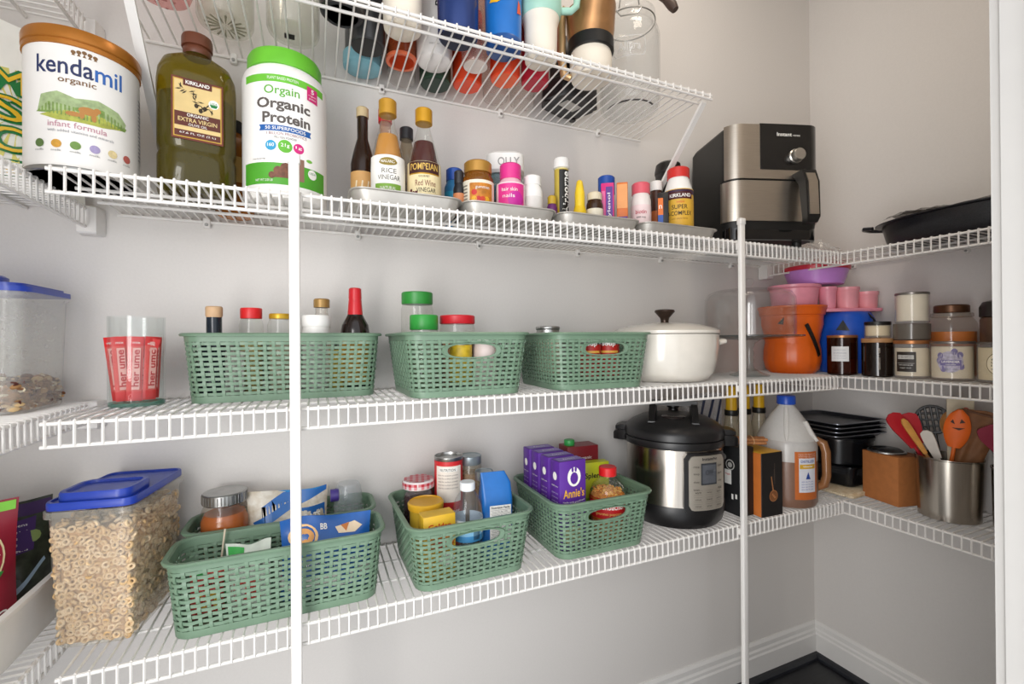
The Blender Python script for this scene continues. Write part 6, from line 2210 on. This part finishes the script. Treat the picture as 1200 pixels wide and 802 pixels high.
UR = M('#b8202a', .4, noise=.05)
UO = M('#e06a22', .45, noise=.05)
WOOD = M('#c98f54', .6, noise=.15, nscale=30, stretch=(6, 6, 1))
utensil('spatula', 'red flat spatula leaning far to the left of the steel pot', 'spatula', (CX + .028, CY - .018, PF), (1.474, -.393, .842), UR, .005, blade(.020, .042, .100, .005, UR, roll=.4))
utensil('spatula', 'second red spatula leaning left just inside the steel pot', 'spatula', (CX + .030, CY + .004, PF), (1.494, -.396, .850), UR, .005, blade(.020, .042, .085, .005, M('#c4303a', .4), roll=.3))
utensil('wooden_spoon', 'orange tan wooden spatula leaning left across the red ones', 'wooden spoon', (CX + .018, CY - .030, PF), (1.470, -.418, .830), WOOD, .0045, blade(.010, .016, .100, .004, M('#d99a4a', .6, noise=.1), roll=.4))
utensil('spatula', 'pale grey white spatula at the front of the steel pot', 'spatula', (CX + .012, CY - .030, PF), (1.480, -.440, .822), M('#d9d0c6', .45), .005, blade(.016, .026, .075, .004, M('#dcd4ca', .45), roll=-.3))


def slotted(m):
    n = 20
    bw = []
    R_ = .034
    for i in range(28):
        a = 2 * PI * i / 28
        bw.append((R_ * math.cos(a), 0, .034 + R_ * 1.05 * math.sin(a)))
    m.tube(bw, .0042, BLACK, 6, True)
    for k in range(-2, 3):
        x = k * .012
        hgt = math.sqrt(max(0, R_ * R_ - x * x))
        m.tube([(x, -.001, .034 - hgt), (x, .003, .034), (x, -.001, .034 + hgt)], .0030, BLACK, 6)
    for k in (-1, 0, 1):
        z = .034 + k * .017
        hgt = math.sqrt(max(0, R_ * R_ - (k * .017) ** 2))
        m.tube([(-hgt, 0, z), (0, .003, z), (hgt, 0, z)], .0030, BLACK, 6)


utensil('skimmer', 'round black skimmer with square holes standing at the back of the steel pot', 'skimmer', (CX - .010, CY - .010, PF), (1.530, -.412, .880), BLACK, .004, slotted)


def bowl_head(rx, rz, dp, m_):
    def f_(m):
        rings = []
        for i in range(13):
            v = i / 12
            w = rx * math.sqrt(max(.02, 1 - (2 * v - 1) ** 2))
            rings.append([(w * math.cos(PI * j / 8), dp * math.sin(PI * j / 8) * (w / rx), rz * 2 * v) for j in range(9)] + [(w * .9 * math.cos(PI * j / 8), dp * .8 * math.sin(PI * j / 8) * (w / rx) + .0015, rz * 2 * v) for j in range(8, -1, -1)])
        m.loft(rings, m_)
    return f_


utensil('wooden_spoon', 'round wooden spoon behind the orange pumpkin spoon', 'wooden spoon', (CX - .006, CY - .018, PF), (1.528, -.452, .868), WOOD, .0045, bowl_head(.026, .038, .012, WOOD))


def pumpkin_spoon(m):
    rings = []
    for i in range(15):
        v = i / 14
        w = .012 + .013 * math.sin(PI * min(1, v * 1.05)) ** .8
        w = max(.003, w * (1 if v < .9 else 1 - (v - .9) * 6))
        rings.append([(w * math.cos(2 * PI * j / 12), .006 * math.sin(2 * PI * j / 12), .100 * v) for j in range(12)])
    m.loft(rings, M('#ec6a1e', .4, noise=.04))
    fr_ = plane((0, -.0062, .062), (1, 0, 0), (0, 0, 1))
    for pts in (([(-.014, .004), (-.005, .000), (-.010, .012)]), ([(.003, .004), (.013, .008), (.005, .016)]), ([(-.010, -.010), (.004, -.014), (.014, -.006), (.004, -.008)])):
        m.poly(fr_, pts, M('#3a1c0a', .5), 1)


utensil('pumpkin_spoon', 'bright orange spoon with a cut-out pumpkin face', 'spoon', (CX - .002, CY + .012, PF), (1.488, -.469, .856), UO, .005, pumpkin_spoon)
o = thing('paper_packet', 'pale folded paper packet with a green sprig behind the orange spoon', 'packet', (1.534, -.463, PF), R(-60))
m = MB().rbox(.052, .006, 0, .30, .002, M('#d8cbb0', .6, noise=.06), n=2)
P(m, 'packet', o)
m = MB()
mp = plane((0, -.0031, .26), (1, 0, 0), (0, 0, 1))
for i in range(6):
    m.disc(mp, -.010 + .006 * (i % 3), -.02 + .012 * (i // 3) + .004 * i, .0055, M('#5a8a4a', .6), 1, 8, .003)
m.disc(mp, .010, .012, .006, M('#b8453a', .6), 1, 10)
P(m, 'sprig_print', o, smooth=False)
LEA = M('#8a5c38', .65, noise=.12, nscale=40)
o = thing('oven_mitt', 'brown leather oven mitt stuffed in the right side of the steel pot', 'oven mitt', (1.505, -.443, PF + .004), R(-66))
o.rotation_euler = (R(3), R(15), R(-66))
m = MB()
fn = pouch(m, .072, .278, .024, LEA, seed=51, seal=.006, lean=0)
for i in range(len(m.v)):
    x, y, z = m.v[i]
    m.v[i] = (x * (.55 + .55 * z / .278), y, z)
P(m, 'mitt', o)
P(MB().tube([(x * .001, -.003, .272) for x in range(-30, 31, 6)], .0028, M('#6a4226', .6), 6), 'binding', o)
# utensils of the second pot
utensil('spatula', 'burgundy wide spatula beside the door jamb', 'spatula', (1.560, -.590, PF), (1.530, -.556, .842), M('#8a1c34', .4), .005, blade(.030, .080, .085, .005, M('#8f1f3c', .4, noise=.05), roll=.2))


def whisk(m):
    for k in range(5):
        a = PI * k / 5
        m.tube([(.017 * math.sin(PI * t / 10) ** .8 * math.cos(a) * (1 if t < 5 else 1), .017 * math.sin(PI * t / 10) ** .8 * math.sin(a), .075 * t / 10) for t in range(11)], .0009, TIN, 5)


utensil('whisk', 'wire whisk leaning left at the rim of the hidden steel pot', 'whisk', (1.556, -.570, PF), (1.528, -.545, .830), TIN, .004, whisk, 'wire_loops')
